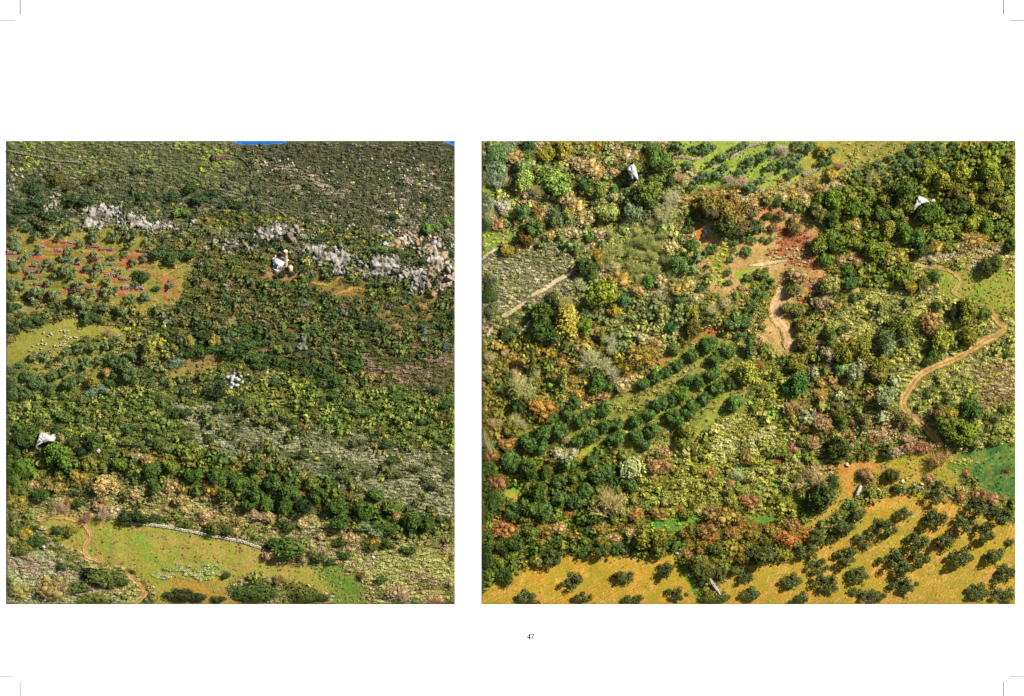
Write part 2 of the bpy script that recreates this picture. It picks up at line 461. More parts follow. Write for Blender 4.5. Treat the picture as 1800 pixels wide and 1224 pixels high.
TRUNKS = {'tree': [trunk(900 + k, 1.0, .08) for k in range(4)], 'olive': [trunk(910 + k, .95, .07, .25, 5, .7) for k in range(4)],
          'bare': [trunk(920 + k, .5, .06, .1, 3, .5) for k in range(3)], 'peach': [trunk(930, .5, .07, .1, 3, .5)],
          'cypress': [trunk(940, .3, .04, .02, 1, .05)], 'tiered': [trunk(941, .4, .12, .02, 1, .05)], 'willow': [trunk(942, 1.0, .1, .05, 4, .6)]}
for k, p in PROTO.items():
    p['arr'] = [a.arrays() for a in p['acc']]
    p['mesh'] = [mesh_np(k + '_crown', *a[:2], p['mat'], a[2]) for a in p['arr']]
TR_ARR = {k: [a.arrays() for a in v] for k, v in TRUNKS.items()}
TR_MESH = {k: [mesh_np(k + '_trunk', *a[:2], M_PALEBARK if k == 'bare' else M_BARK, a[2]) for a in v] for k, v in TR_ARR.items()}
# light-weight cushions for mass cover
def cushion(seed, leafn=52):
    rs = np.random.RandomState(seed); A_ = Acc()
    keep = ICO1[:, 2] > -0.6
    V = ICO1 * (1 + .4 * (rs.rand(len(ICO1), 1) - .5)) * [1, 1, .75]
    fk = ICO1F[(ICO1[ICO1F][:, :, 2].mean(1) > -0.25)]
    used = np.unique(fk); mp = np.zeros(len(V), int); mp[used] = np.arange(len(used))
    A_.add(V[used] * .62 + [0, 0, .3], mp[fk], rs.uniform(.75, .95, len(used)))
    d = rs.randn(leafn, 3); d[:, 2] = abs(d[:, 2]); d /= np.linalg.norm(d, axis=1)[:, None]
    V, F, T = leaves(rs, d * [1, 1, .76] * rs.uniform(.6, 1.15, (leafn, 1)) + [0, 0, .3], d, .32, rs.uniform(.6, 1.45, leafn), .9)
    A_.add(V, F, T)
    return A_.arrays()
def tuft(seed, n=12):
    rs = np.random.RandomState(seed); d = rs.randn(n, 3); d[:, 2] = abs(d[:, 2]) + .2; d /= np.linalg.norm(d, axis=1)[:, None]
    V, F, T = leaves(rs, d * .6 + [0, 0, .2], d, .9, rs.uniform(.65, 1.4, n), .9); A_ = Acc(); A_.add(V, F, T)
    return A_.arrays()
CUSH = [cushion(1000 + k) for k in range(10)]
TUFT = [tuft(1100 + k) for k in range(8)]

def rotz(V, a):
    c, s = math.cos(a), math.sin(a)
    return np.stack([V[:, 0] * c - V[:, 1] * s, V[:, 0] * s + V[:, 1] * c, V[:, 2]], 1)
def fit(V, F, T, tile):
    """trim world-space arrays to the block and flatten towards its left and lower rims"""
    x, y, n = P(V)
    out = (x < tile[0]) | (x > tile[2]) | (y < tile[1]) | (y > tile[3])
    if out.any():
        F = [f[~(out[f].sum(1) * 2 > f.shape[1])] for f in F]
    x = np.clip(x, tile[0], tile[2]); y = np.clip(y, tile[1], tile[3])
    n = squeeze(x, y, n, tile)
    return W(x, y, n), [f for f in F if len(f)], T
def near_edge(x, y, r, tile):
    return x - r * 1.3 < tile[0] + 34 or x + r * 1.3 > tile[2] or y - r * 2.2 < tile[1] or y + r * 1.6 > tile[3] - 26

# ------------------------------------------------------------------ zones of ground and cover, in sheet units
# cover: spacing, (smallest, largest), palette [(weight, rgb)], flatness ;  trees: (kind, spacing, (smallest, largest), palette)
DG = (74, 92, 38); DG2 = (56, 76, 36); OLV = (112, 116, 46); OLV2 = (134, 132, 50); GRY = (112, 118, 86); SAGE = (150, 160, 96)
GOLD = (150, 134, 50); PINK = (168, 138, 104); BRN = (140, 112, 62); RUST = (196, 104, 52); YG = (172, 176, 72); LIME = (168, 196, 40)
TEAL = (66, 92, 62); PALE = (196, 186, 140); STRAW = (190, 172, 100)
def Z(name, poly, ground, cover=None, trees=(), wr=5.0, obj=None, patch=None, grain=16):
    return dict(name=name, poly=poly, ground=ground, cover=cover, trees=trees, wr=wr, obj=obj, patch=patch, grain=grain)
FULL_L = [(0, 240), (823, 240), (823, 1070), (0, 1070)]
FULL_R = [(830, 240), (1800, 240), (1800, 1070), (830, 1070)]
ZL = [
 Z('mid', FULL_L, [(92, 96, 52), (120, 112, 72), (70, 78, 40)], cover=(8.0, (4, 9), [(4, (84, 92, 40)), (3, (98, 104, 44)), (2, (112, 104, 56)), (1, (128, 128, 84))], .6),
   trees=[('bush', 15, (14, 26), [(3, (82, 94, 36)), (3, (104, 108, 40)), (2, (64, 78, 36)), (1, (128, 116, 44))])]),
 Z('plateau', [(0, 240), (823, 240), (823, 400), (600, 405), (430, 372), (280, 385), (150, 378), (0, 420)], [(104, 106, 72), (128, 122, 86), (88, 92, 58)],
   cover=(6.5, (3, 7.5), [(4, (84, 90, 54)), (3, (96, 104, 56)), (2, (112, 108, 74)), (1, (126, 122, 88)), (1, (70, 80, 52))], .55),
   trees=[('bush', 20, (9, 20), [(3, (64, 78, 44)), (2, (82, 88, 48)), (1, (96, 98, 58))])]),
 Z('greenbrow', [(11, 240), (400, 240), (420, 280), (380, 330), (250, 310), (80, 300), (0, 270)], [(106, 112, 66), (118, 120, 76), (96, 100, 62)],
   cover=(6.5, (3, 6.5), [(3, (92, 100, 60)), (3, (102, 110, 66)), (2, (108, 106, 76)), (.25, (124, 140, 56))], .5), trees=[('bush', 22, (8, 15), [(2, (84, 98, 44)), (1, (96, 108, 50))])]),
 Z('darkbrow', [(430, 255), (823, 250), (823, 300), (640, 300), (480, 330)], [(84, 88, 62), (98, 96, 68), (78, 80, 54)],
   cover=(6.5, (3, 6), [(4, (78, 82, 54)), (2, (90, 90, 58)), (1, (106, 98, 68))], .45), trees=[('bush', 17, (8, 17), [(3, (66, 74, 46)), (2, (82, 86, 54)), (1, (96, 90, 60))])]),
 Z('rockslope', [(440, 275), (520, 290), (600, 285), (700, 310), (823, 280), (823, 430), (700, 410), (560, 390), (520, 330)], [(112, 110, 84), (140, 134, 108), (90, 92, 62)],
   cover=(7, (4, 8), [(4, (82, 88, 52)), (2, (98, 96, 62)), (2, (120, 116, 84)), (1, (150, 144, 114))], .55), trees=[('bush', 17, (8, 18), [(3, (66, 76, 44)), (2, (84, 86, 50))])]),
 Z('scarp', [(120, 388), (150, 370), (215, 362), (290, 385), (345, 398), (430, 396), (470, 386), (540, 405), (580, 440), (640, 440), (700, 425), (823, 415), (823, 540), (770, 515), (735, 500), (680, 488), (600, 478), (545, 462), (500, 440), (440, 440), (370, 425), (330, 408), (260, 412), (170, 408)],
   [(150, 140, 120), (118, 112, 90), (96, 96, 64)], cover=(8, (5, 10), [(4, (66, 78, 42)), (3, (86, 92, 48)), (1, (110, 108, 76))], .6),
   trees=[('bush', 17, (12, 22), [(2, (66, 80, 40)), (1, (86, 94, 44)), (.4, (96, 120, 48))])]),
 Z('thicket', [(270, 430), (400, 440), (520, 470), (640, 490), (823, 540), (823, 640), (600, 640), (380, 640), (300, 600), (260, 570), (330, 540), (330, 480)], [(96, 92, 50), (130, 108, 62), (72, 76, 38)],
   cover=(10, (5, 10), [(4, (72, 84, 36)), (2, (92, 98, 42)), (1, (110, 100, 56))], .6),
   trees=[('bush', 14, (14, 28), [(4, (64, 80, 34)), (3, (80, 94, 36)), (1, (104, 104, 42)), (1, (88, 98, 66))])]),
 Z('openings', [(560, 495), (600, 490), (650, 505), (640, 520), (590, 530), (560, 520)], [(176, 140, 76), (150, 126, 66)], cover=(16, (6, 10), [(1, (84, 90, 40))], .6), wr=9),
 Z('openings2', [(640, 540), (700, 520), (750, 525), (790, 545), (770, 575), (700, 590), (650, 580)], [(170, 140, 88), (140, 122, 70), (112, 108, 56)], cover=(11, (5, 11), [(3, (78, 86, 38)), (1, (104, 100, 50))], .6), wr=10),
 Z('openings3', [(640, 610), (823, 620), (823, 690), (740, 700), (640, 670)], [(140, 122, 92), (124, 108, 74), (150, 128, 76)], cover=(7.5, (4, 9), [(3, (120, 106, 80)), (2, (96, 94, 50)), (2, (78, 84, 38))], .55), wr=10),
 Z('terraces', [(0, 408), (60, 402), (130, 398), (260, 412), (300, 440), (330, 470), (335, 500), (300, 540), (250, 552), (100, 530), (0, 512)], [(150, 146, 62), (166, 152, 72), (136, 136, 58)],
   cover=(17, (3, 6), [(2, (120, 124, 54)), (1, (160, 140, 90))], .5)),
 Z('red1', [(60, 425), (90, 428), (110, 436), (118, 446), (95, 452), (80, 440)], [(184, 104, 74), (180, 136, 88), (160, 146, 68)], wr=5, grain=9),
 Z('red2', [(132, 448), (155, 446), (175, 455), (160, 468), (135, 460)], [(184, 104, 74), (180, 136, 88), (160, 146, 68)], wr=5, grain=9),
 Z('red3', [(182, 474), (205, 476), (212, 490), (190, 494), (178, 484)], [(184, 104, 74), (180, 136, 88), (160, 146, 68)], wr=5, grain=9),
 Z('red4', [(206, 500), (250, 504), (255, 512), (226, 520), (212, 528), (204, 514)], [(184, 104, 74), (180, 136, 88), (160, 146, 68)], wr=5, grain=9),
 Z('red5', [(205, 455), (240, 440), (272, 450), (270, 472), (240, 474), (215, 466)], [(184, 104, 74), (180, 136, 88), (160, 146, 68)], wr=6, grain=9),
 Z('red6', [(270, 480), (322, 482), (318, 500), (305, 520), (285, 530), (278, 512), (290, 500), (262, 494)], [(184, 104, 74), (180, 136, 88), (160, 146, 68)], wr=6, grain=9),
 Z('red7', [(150, 505), (185, 508), (180, 515), (152, 513)], [(184, 104, 74), (180, 136, 88), (160, 146, 68)], wr=4, grain=9),
 Z('red8', [(11, 402), (22, 404), (22, 414), (11, 416)], [(184, 104, 74), (180, 136, 88), (160, 146, 68)], wr=4, grain=9),
 Z('red9', [(70, 475), (72, 482), (40, 480), (36, 476)], [(184, 104, 74), (180, 136, 88), (160, 146, 68)], wr=3, grain=9),
 Z('red10', [(136, 470), (168, 472), (168, 484), (138, 482)], [(184, 104, 74), (180, 136, 88), (160, 146, 68)], wr=3, grain=9),
 Z('strip', [(0, 520), (30, 527), (80, 542), (78, 550), (120, 552), (100, 562), (60, 556), (30, 550), (0, 552)], [(176, 166, 106), (160, 148, 90)], cover=(13, (4, 8), [(1, OLV)], .6), wr=3),
 Z('sheepfield', [(0, 640), (11, 600), (40, 585), (60, 575), (95, 562), (140, 558), (180, 566), (216, 578), (216, 590), (195, 592), (150, 595), (110, 606), (80, 620), (50, 630), (20, 655), (0, 662)], [(158, 156, 66), (172, 164, 80), (150, 152, 58)],
   cover=(26, (2, 4), [(1, (140, 138, 58))], .4), wr=3, obj=('sheep_pasture',), grain=60),
 Z('oliverows', [(0, 650), (60, 625), (110, 606), (215, 592), (230, 640), (240, 680), (190, 690), (90, 690), (30, 712), (0, 715)], [(160, 150, 66), (140, 140, 58), (176, 160, 84)], cover=(10, (4, 8), [(2, (96, 104, 50)), (1, (130, 130, 70))], .6), wr=6),
 Z('glade', [(285, 662), (310, 640), (360, 615), (372, 605), (380, 622), (410, 630), (370, 645), (320, 660), (300, 668)], [(166, 146, 76), (148, 128, 70)], cover=(14, (3, 7), [(1, (140, 120, 66))], .5), wr=5),
 Z('glade2', [(215, 612), (250, 610), (252, 620), (236, 628), (222, 626)], [(136, 150, 44), (150, 160, 56)], wr=3),
 Z('glade3', [(500, 432), (520, 470), (480, 485), (430, 492), (380, 480), (370, 455), (400, 446), (460, 455)], [(140, 126, 68), (120, 112, 54)], cover=(9, (5, 10), [(3, (76, 88, 38)), (1, (110, 110, 50))], .6), wr=9),
 Z('cottageearth', [(455, 480), (470, 468), (490, 480), (520, 478), (560, 470), (560, 478), (500, 492), (460, 488)], [(176, 128, 92), (160, 130, 80)], wr=3),
 Z('olivehill', [(0, 715), (40, 705), (110, 685), (240, 680), (400, 690), (520, 650), (823, 700), (823, 790), (640, 780), (520, 740), (330, 705), (300, 740), (480, 860), (300, 830), (100, 760), (0, 800)], [(104, 104, 44), (128, 120, 56), (84, 88, 36)],
   cover=(8.0, (4, 9), [(4, (90, 106, 42)), (3, (106, 116, 48)), (2, (76, 90, 40)), (1, (128, 128, 66))], .55),
   trees=[('bush', 14, (15, 30), [(4, (92, 108, 38)), (3, (108, 116, 42)), (2, (74, 92, 36)), (.5, (128, 122, 44))])]),
 Z('greypatch', [(300, 700), (345, 708), (430, 716), (520, 736), (600, 762), (680, 785), (823, 790), (823, 930), (740, 905), (610, 868), (480, 812), (390, 800), (345, 775), (320, 735)], [(150, 142, 108), (120, 118, 86), (104, 102, 60)],
   cover=(6.5, (3, 8), [(4, (138, 140, 98)), (3, (116, 120, 82)), (3, (100, 108, 64)), (1, (158, 150, 112)), (1, (84, 94, 46))], .5),
   trees=[('bush', 44, (16, 28), [(2, (78, 90, 34)), (1, (96, 102, 38))])], wr=9),
 Z('darkband', [(0, 800), (100, 795), (300, 790), (480, 812), (620, 862), (730, 900), (760, 930), (640, 940), (560, 900), (470, 905), (330, 860), (200, 830), (0, 870)], [(84, 84, 38), (66, 70, 32), (110, 96, 46)],
   cover=(9, (5, 10), [(4, (74, 88, 30)), (3, (98, 104, 36)), (1, (134, 116, 44))], .6),
   trees=[('tree', 22, (24, 40), [(4, (68, 88, 30)), (3, (88, 100, 32)), (1, (112, 110, 38))]), ('bush', 15, (14, 26), [(3, (82, 98, 32)), (2, (118, 114, 40))])]),
 Z('pinkband', [(0, 870), (120, 870), (200, 850), (330, 862), (470, 902), (560, 905), (700, 950), (823, 930), (823, 1070), (0, 1070)], [(140, 128, 70), (160, 140, 88), (112, 108, 52)],
   cover=(7, (4, 9), [(4, (150, 148, 78)), (3, (136, 124, 74)), (2, (112, 112, 50)), (2, (162, 146, 104)), (1, (90, 98, 40))], .55),
   trees=[('bush', 44, (16, 26), [(2, (88, 98, 34)), (1, (110, 108, 40))]), ('dome', 48, (16, 26), [(1, (150, 126, 94)), (1, (140, 120, 62))])]),
 Z('sagezone', [(480, 930), (560, 950), (640, 960), (740, 960), (823, 950), (823, 1030), (700, 1010), (620, 1000), (540, 985), (480, 975), (470, 950)], [(150, 148, 74), (166, 156, 90), (130, 128, 60)],
   cover=(6.5, (4, 8.5), [(5, (156, 160, 82)), (3, (138, 140, 72)), (1, (150, 130, 96))], .55), wr=7),
 Z('sagezone2', [(0, 965), (70, 950), (110, 975), (130, 1010), (170, 1030), (230, 1070), (0, 1070)], [(150, 150, 90), (140, 132, 90)],
   cover=(6.5, (4, 8.5), [(5, (160, 168, 104)), (3, (140, 146, 92)), (1, (150, 130, 106))], .55), wr=7),
 Z('wallmeadow', [(60, 912), (110, 898), (165, 905), (190, 906), (225, 917), (300, 925), (345, 934), (410, 948), (462, 962), (480, 985), (560, 1000), (600, 1020), (575, 1045), (520, 1020), (420, 1012), (400, 1040), (420, 1070), (270, 1070), (265, 1030), (230, 1000), (160, 985), (110, 960), (90, 940)], [(172, 158, 72), (150, 158, 58), (182, 154, 82)],
   cover=(15, (2, 4.5), [(3, (158, 150, 64)), (2, (150, 164, 56)), (1, (176, 146, 92)), (1, (120, 128, 46))], .45), wr=3, obj=('hill_meadow',), grain=26),
 Z('mg1', [(170, 930), (200, 928), (215, 940), (190, 948), (172, 945)], [(122, 166, 56), (156, 160, 66)], wr=7),
 Z('mg2', [(180, 965), (240, 950), (285, 955), (280, 985), (240, 985), (200, 985)], [(132, 162, 56), (164, 158, 68)], wr=7),
 Z('mg3', [(240, 922), (320, 934), (340, 940), (260, 936)], [(140, 172, 54), (156, 170, 66)], wr=7),
 Z('mg4', [(270, 1000), (350, 990), (410, 1000), (370, 1020), (300, 1012)], [(150, 162, 84), (140, 150, 70)], cover=(6, (4, 8), [(1, (150, 168, 92)), (1, (130, 150, 70))], .5), wr=7),
 Z('greenstrip', [(530, 975), (580, 985), (620, 1010), (640, 1045), (648, 1070), (590, 1070), (580, 1040), (565, 1010)], [(116, 156, 56), (150, 156, 72)], cover=(8, (2, 5), [(2, (128, 158, 60)), (1, (150, 152, 80))], .5), wr=5, grain=26),
 Z('ochrepatch', [(300, 1020), (345, 1008), (400, 1035), (430, 1070), (330, 1070)], [(186, 148, 62), (172, 142, 64)], wr=6),
 Z('sea', [(403, 240), (512, 240), (506, 250.5), (490, 252.3), (462, 254.2), (430, 254.5), (414, 252)], [(20, 100, 180), (26, 112, 196)], wr=0.5, obj=('sea',)),
 Z('seacorner', [(770, 240), (823, 240), (823, 262), (799, 257), (790, 253), (780, 249.5)], [(20, 100, 180), (26, 112, 196)], wr=0.5, obj=('sea',)),
]
ZR = [
 Z('mid', FULL_R, [(132, 124, 58), (150, 134, 70), (96, 98, 40)], cover=(8.5, (5, 10), [(4, (104, 108, 40)), (3, (134, 130, 52)), (2, (82, 92, 36)), (1, (152, 128, 78))], .6),
   trees=[('bush', 18, (16, 30), [(3, (100, 108, 38)), (3, (82, 94, 34)), (2, (128, 122, 44))])]),
 Z('westwood', [(830, 240), (1185, 240), (1210, 330), (1200, 400), (1230, 460), (1240, 560), (1180, 620), (1080, 660), (830, 620)], [(116, 110, 58), (146, 130, 80), (84, 88, 42)],
   cover=(8, (5, 10), [(4, (112, 116, 58)), (3, (130, 134, 68)), (2, (92, 100, 52)), (1, (158, 134, 96))], .6),
   trees=[('tree', 19, (20, 34), [(4, (108, 116, 56)), (3, (90, 102, 50)), (2, (124, 128, 58)), (.5, (130, 122, 52))]), ('bare', 44, (22, 32), [(1, (170, 156, 118)), (1, (150, 142, 96))]), ('dome', 34, (20, 38), [(2, (172, 140, 104)), (1, (156, 128, 76)), (1, (168, 136, 52))])]),
 Z('softwood', [(1060, 400), (1130, 390), (1180, 410), (1190, 470), (1170, 500), (1110, 500), (1060, 470)], [(118, 118, 60), (132, 130, 66)],
   cover=(7, (5, 10), [(3, (126, 132, 64)), (3, (138, 142, 76)), (1, (104, 112, 52))], .7), trees=[('bare', 15, (18, 28), [(2, (138, 142, 84)), (2, (120, 128, 72)), (1, (150, 146, 100))])]),
 Z('gapgreen1', [(847, 312), (856, 325), (884, 342), (878, 352), (858, 340), (847, 336)], [(144, 174, 62), (158, 180, 70)], wr=3),
 Z('gapgreen2', [(894, 364), (908, 372), (922, 384), (905, 388), (893, 384)], [(144, 170, 62), (158, 174, 70)], wr=3),
 Z('gapgreen3', [(847, 400), (868, 392), (885, 402), (920, 408), (910, 425), (880, 430), (862, 445), (847, 455)], [(148, 170, 66), (164, 166, 84), (128, 168, 60)], cover=(14, (4, 8), [(1, YG)], .6), wr=4),
 Z('rocky', [(847, 455), (875, 432), (900, 425), (960, 425), (1000, 440), (1010, 452), (1006, 482), (1010, 530), (985, 520), (940, 530), (900, 545), (860, 580), (847, 590)], [(168, 158, 124), (136, 130, 92), (120, 114, 78)],
   cover=(6.5, (3.5, 8), [(4, (136, 134, 100)), (3, (116, 116, 80)), (2, (160, 150, 120)), (1, (158, 156, 80)), (1, (100, 106, 52))], .55), wr=6),
 Z('mixwood', [(830, 600), (1060, 560), (1100, 640), (1090, 680), (1050, 720), (960, 740), (900, 800), (830, 820)], [(112, 100, 46), (150, 128, 62), (80, 80, 36)],
   cover=(8.5, (5, 11), [(3, (128, 118, 40)), (3, (100, 104, 36)), (2, (80, 92, 36)), (2, (168, 142, 80))], .6),
   trees=[('tree', 22, (20, 34), [(3, (112, 112, 36)), (3, (84, 94, 34)), (2, (144, 126, 42))]), ('bare', 50, (22, 38), [(1, (196, 178, 140)), (1, (176, 150, 110))]), ('dome', 46, (18, 30), [(1, (160, 130, 56)), (1, (172, 136, 90))])]),
 Z('meadowtop', [(1180, 240), (1500, 240), (1505, 262), (1480, 290), (1455, 320), (1400, 335), (1330, 340), (1290, 342), (1215, 348), (1200, 310), (1190, 280)], [(156, 176, 72), (172, 184, 84), (146, 168, 64)],
   cover=(15, (2.5, 5), [(3, (140, 166, 52)), (1, (170, 160, 90))], .45), wr=3, obj=('terraced_meadow',), grain=34),
 Z('meadowgold', [(1380, 248), (1505, 240), (1500, 270), (1480, 300), (1455, 325), (1400, 330), (1395, 300), (1415, 270), (1385, 262)], [(180, 168, 72), (192, 176, 84), (164, 166, 66)], cover=(22, (2, 4), [(1, (160, 150, 66))], .45), wr=5, obj=('terraced_meadow',), grain=30),
 Z('rubble', [(1195, 300), (1225, 292), (1235, 305), (1215, 322), (1200, 330)], [(178, 160, 100), (164, 164, 74)], cover=(8, (3, 7), [(1, (176, 158, 104)), (1, (140, 142, 62))], .5), wr=4),
 Z('meadowfoot', [(1195, 340), (1260, 332), (1330, 330), (1390, 318), (1470, 310), (1500, 330), (1470, 350), (1420, 360), (1340, 368), (1290, 362), (1240, 372), (1200, 360)], [(164, 144, 92), (150, 134, 70)],
   cover=(7.5, (4, 9), [(3, (170, 144, 104)), (3, (146, 132, 58)), (2, (122, 118, 50)), (1, (176, 150, 70))], .6), trees=[('dome', 24, (16, 28), [(2, (176, 146, 112)), (1, (150, 128, 56)), (1, (158, 130, 84))])]),
 Z('plantation', [(1500, 240), (1700, 240), (1690, 260), (1660, 270), (1640, 290), (1600, 305), (1560, 312), (1500, 300), (1470, 300), (1485, 280)], [(164, 152, 70), (178, 162, 84), (142, 142, 58)], cover=(12, (4, 8), [(1, (128, 130, 56))], .6), wr=6),
 Z('eastwood', [(1430, 345), (1480, 325), (1500, 300), (1560, 310), (1640, 290), (1680, 262), (1800, 250), (1800, 475), (1700, 455), (1640, 470), (1600, 480), (1560, 500), (1500, 515), (1460, 480), (1440, 450), (1420, 400)], [(100, 98, 44), (128, 116, 56), (76, 78, 34)],
   cover=(8.5, (5, 10), [(4, (96, 106, 36)), (3, (120, 120, 42)), (1, (146, 128, 70))], .6),
   trees=[('tree', 20, (22, 38), [(4, (78, 94, 32)), (3, (98, 106, 34)), (2, (118, 116, 38))]), ('bush', 15, (16, 28), [(3, (104, 112, 36)), (2, (86, 98, 34)), (1, (140, 128, 44))])]),
 Z('eastpale', [(1600, 440), (1700, 420), (1800, 440), (1800, 485), (1740, 475), (1690, 465), (1640, 462), (1600, 475)], [(160, 144, 86), (140, 128, 64)], cover=(7, (4, 9), [(3, (160, 144, 84)), (2, (140, 134, 56)), (2, (170, 144, 112))], .6), wr=6),
 Z('clearing', [(1215, 396), (1240, 385), (1300, 378), (1345, 366), (1385, 366), (1420, 385), (1450, 400), (1450, 425), (1440, 450), (1455, 478), (1450, 500), (1425, 520), (1400, 545), (1392, 565), (1396, 612), (1375, 628), (1345, 618), (1330, 598), (1345, 560), (1365, 512), (1345, 478), (1310, 485), (1290, 520), (1262, 520), (1240, 512), (1232, 480), (1222, 450), (1218, 425)],
   [(214, 176, 120), (200, 160, 96), (184, 158, 84)], cover=(24, (3, 6), [(1, (160, 150, 66)), (1, (150, 110, 66))], .5), wr=5, obj=('sandy_clearing',), grain=22),
 Z('cg1', [(1262, 422), (1280, 420), (1278, 440), (1268, 470), (1275, 500), (1262, 505), (1250, 470), (1255, 445)], [(168, 172, 66), (180, 168, 86)], cover=(8, (3, 7), [(1, (140, 150, 50))], .5), wr=6),
 Z('cg2', [(1300, 478), (1320, 474), (1330, 484), (1316, 500), (1302, 505)], [(150, 176, 56), (176, 172, 80)], wr=5),
 Z('redwest', [(1212, 400), (1226, 396), (1240, 408), (1246, 420), (1228, 424), (1216, 412)], [(206, 128, 66), (214, 150, 90)], wr=3),
 Z('redtop', [(1230, 345), (1262, 340), (1262, 362), (1240, 372), (1228, 365)], [(200, 100, 56), (176, 112, 64)], wr=5),
 Z('redstrip', [(1316, 366), (1376, 366), (1374, 378), (1345, 380), (1318, 376)], [(208, 130, 78), (222, 160, 112)], wr=2),
 Z('redgully', [(1372, 396), (1384, 396), (1392, 402), (1394, 410), (1420, 412), (1440, 425), (1436, 450), (1442, 470), (1420, 478), (1402, 462), (1352, 462), (1350, 450), (1372, 436), (1372, 418), (1366, 396)], [(184, 112, 70), (196, 136, 88), (170, 96, 58)],
   cover=(7, (3, 7), [(4, (180, 104, 60)), (2, (160, 96, 60)), (2, (112, 92, 54)), (2, (196, 146, 100))], .55), wr=7, obj=('red_gully',), grain=9),
 Z('redlow', [(1425, 490), (1450, 482), (1458, 500), (1440, 510), (1428, 530), (1408, 548), (1394, 552), (1392, 535), (1408, 520), (1416, 505)], [(198, 124, 80), (196, 142, 100)], cover=(8, (3, 7), [(2, (190, 116, 74)), (1, (180, 140, 92))], .55), wr=5, grain=9),
 Z('redbits', [(1196, 598), (1222, 590), (1250, 570), (1272, 572), (1262, 590), (1232, 606), (1215, 615), (1200, 612)], [(196, 132, 90), (206, 110, 64)], wr=4),
 Z('redbits2', [(1150, 628), (1180, 618), (1200, 628), (1180, 640), (1158, 648), (1130, 656), (1140, 640)], [(204, 124, 60), (196, 150, 82)], wr=4),
 Z('tanstrip', [(1420, 582), (1440, 566), (1468, 540), (1490, 518), (1512, 503), (1516, 510), (1490, 535), (1470, 560), (1442, 580), (1425, 590)], [(196, 172, 98), (184, 166, 84)], cover=(16, (3, 5), [(1, (170, 164, 80))], .5), wr=2),
 Z('trackshrubs', [(1440, 590), (1480, 540), (1520, 512), (1600, 480), (1640, 470), (1650, 520), (1740, 545), (1800, 560), (1800, 780), (1700, 790), (1640, 770), (1580, 740), (1570, 690), (1560, 640), (1480, 640)], [(150, 146, 72), (166, 152, 88), (124, 122, 54)],
   cover=(6.8, (4, 9), [(4, (148, 154, 70)), (3, (128, 132, 62)), (2, (108, 112, 50)), (2, (160, 140, 96)), (1, (92, 100, 48))], .6),
   trees=[('bush', 30, (18, 30), [(2, (104, 112, 42)), (2, (122, 126, 50)), (1, (84, 94, 44))])]),
 Z('trackbrown', [(1720, 640), (1800, 630), (1800, 720), (1740, 720), (1715, 690)], [(140, 120, 72), (120, 104, 60)], cover=(6.5, (4, 8), [(3, (136, 118, 66)), (2, (150, 134, 100)), (2, (140, 142, 56))], .55), wr=9),
 Z('loopmeadow', [(1640, 480), (1690, 466), (1740, 470), (1800, 478), (1800, 545), (1745, 545), (1725, 535), (1690, 532), (1660, 530), (1645, 512)], [(160, 162, 64), (176, 160, 78), (140, 164, 58)],
   cover=(9, (2, 5), [(3, (150, 156, 60)), (2, (166, 148, 78)), (1, (120, 150, 50))], .45), wr=4, obj=('loop_meadow',), grain=20),
 Z('scrubslope', [(1400, 590), (1450, 580), (1560, 600), (1580, 660), (1575, 720), (1560, 750), (1500, 800), (1440, 800), (1380, 740), (1380, 660)], [(110, 106, 46), (136, 120, 62), (80, 80, 38)],
   cover=(8, (5, 10), [(3, (108, 108, 42)), (3, (130, 128, 58)), (2, (82, 90, 42)), (1, (156, 132, 96))], .6),
   trees=[('tree', 22, (22, 34), [(3, (104, 104, 36)), (2, (84, 94, 34)), (2, (120, 124, 76)), (1, (150, 122, 58))]), ('dome', 42, (20, 32), [(1, (150, 120, 80)), (1, (150, 122, 60))])]),
 Z('yellowscrub', [(1300, 620), (1380, 620), (1400, 660), (1380, 720), (1400, 790), (1440, 830), (1400, 930), (1280, 950), (1150, 930), (1120, 860), (1180, 780), (1250, 740), (1290, 690)], [(140, 136, 56), (158, 148, 64), (96, 98, 38)],
   cover=(7.8, (4, 10), [(4, (136, 138, 54)), (3, (116, 122, 46)), (3, (92, 104, 38)), (1, (152, 154, 80)), (1, (156, 120, 62)), (1, (112, 142, 52))], .6),
   trees=[('bush', 25, (18, 30), [(3, (120, 120, 40)), (2, (100, 106, 36)), (2, (150, 146, 60))]), ('dome', 60, (18, 30), [(1, (156, 118, 56)), (1, (160, 126, 82))])]),
 Z('palescrub', [(1240, 745), (1300, 720), (1370, 740), (1360, 800), (1300, 810), (1250, 790)], [(160, 156, 84), (150, 150, 70)], cover=(6.8, (4, 9), [(3, (170, 172, 92)), (2, (150, 150, 66)), (1, (120, 120, 50))], .6), wr=9),
 Z('grove', [(1090, 680), (1150, 650), (1230, 590), (1300, 590), (1330, 640), (1320, 720), (1270, 735), (1200, 770), (1150, 800), (1070, 800), (1040, 800), (900, 830), (870, 780), (930, 740), (1000, 720)], [(138, 148, 58), (164, 158, 74), (116, 118, 50)],
   cover=(11, (4, 9), [(2, (118, 122, 52)), (2, (96, 104, 44)), (1, (140, 130, 70))], .55), wr=6, obj=('grove_grass',), grain=28),
 Z('groverow1', [(1100, 752), (1140, 722), (1180, 694), (1240, 672), (1244, 680), (1190, 706), (1140, 740), (1104, 764)], [(142, 166, 58), (166, 164, 70)], wr=3),
 Z('groverow2', [(1160, 790), (1215, 760), (1250, 720), (1276, 690), (1284, 700), (1262, 734), (1215, 775), (1170, 806)], [(148, 162, 60), (176, 166, 74)], wr=3),
 Z('darkwood', [(847, 790), (900, 770), (1060, 780), (1110, 800), (1110, 850), (1060, 870), (1050, 900), (1180, 940), (1190, 975), (1100, 985), (1000, 985), (940, 990), (900, 1010), (847, 1050)], [(80, 82, 32), (104, 96, 38), (60, 64, 28)],
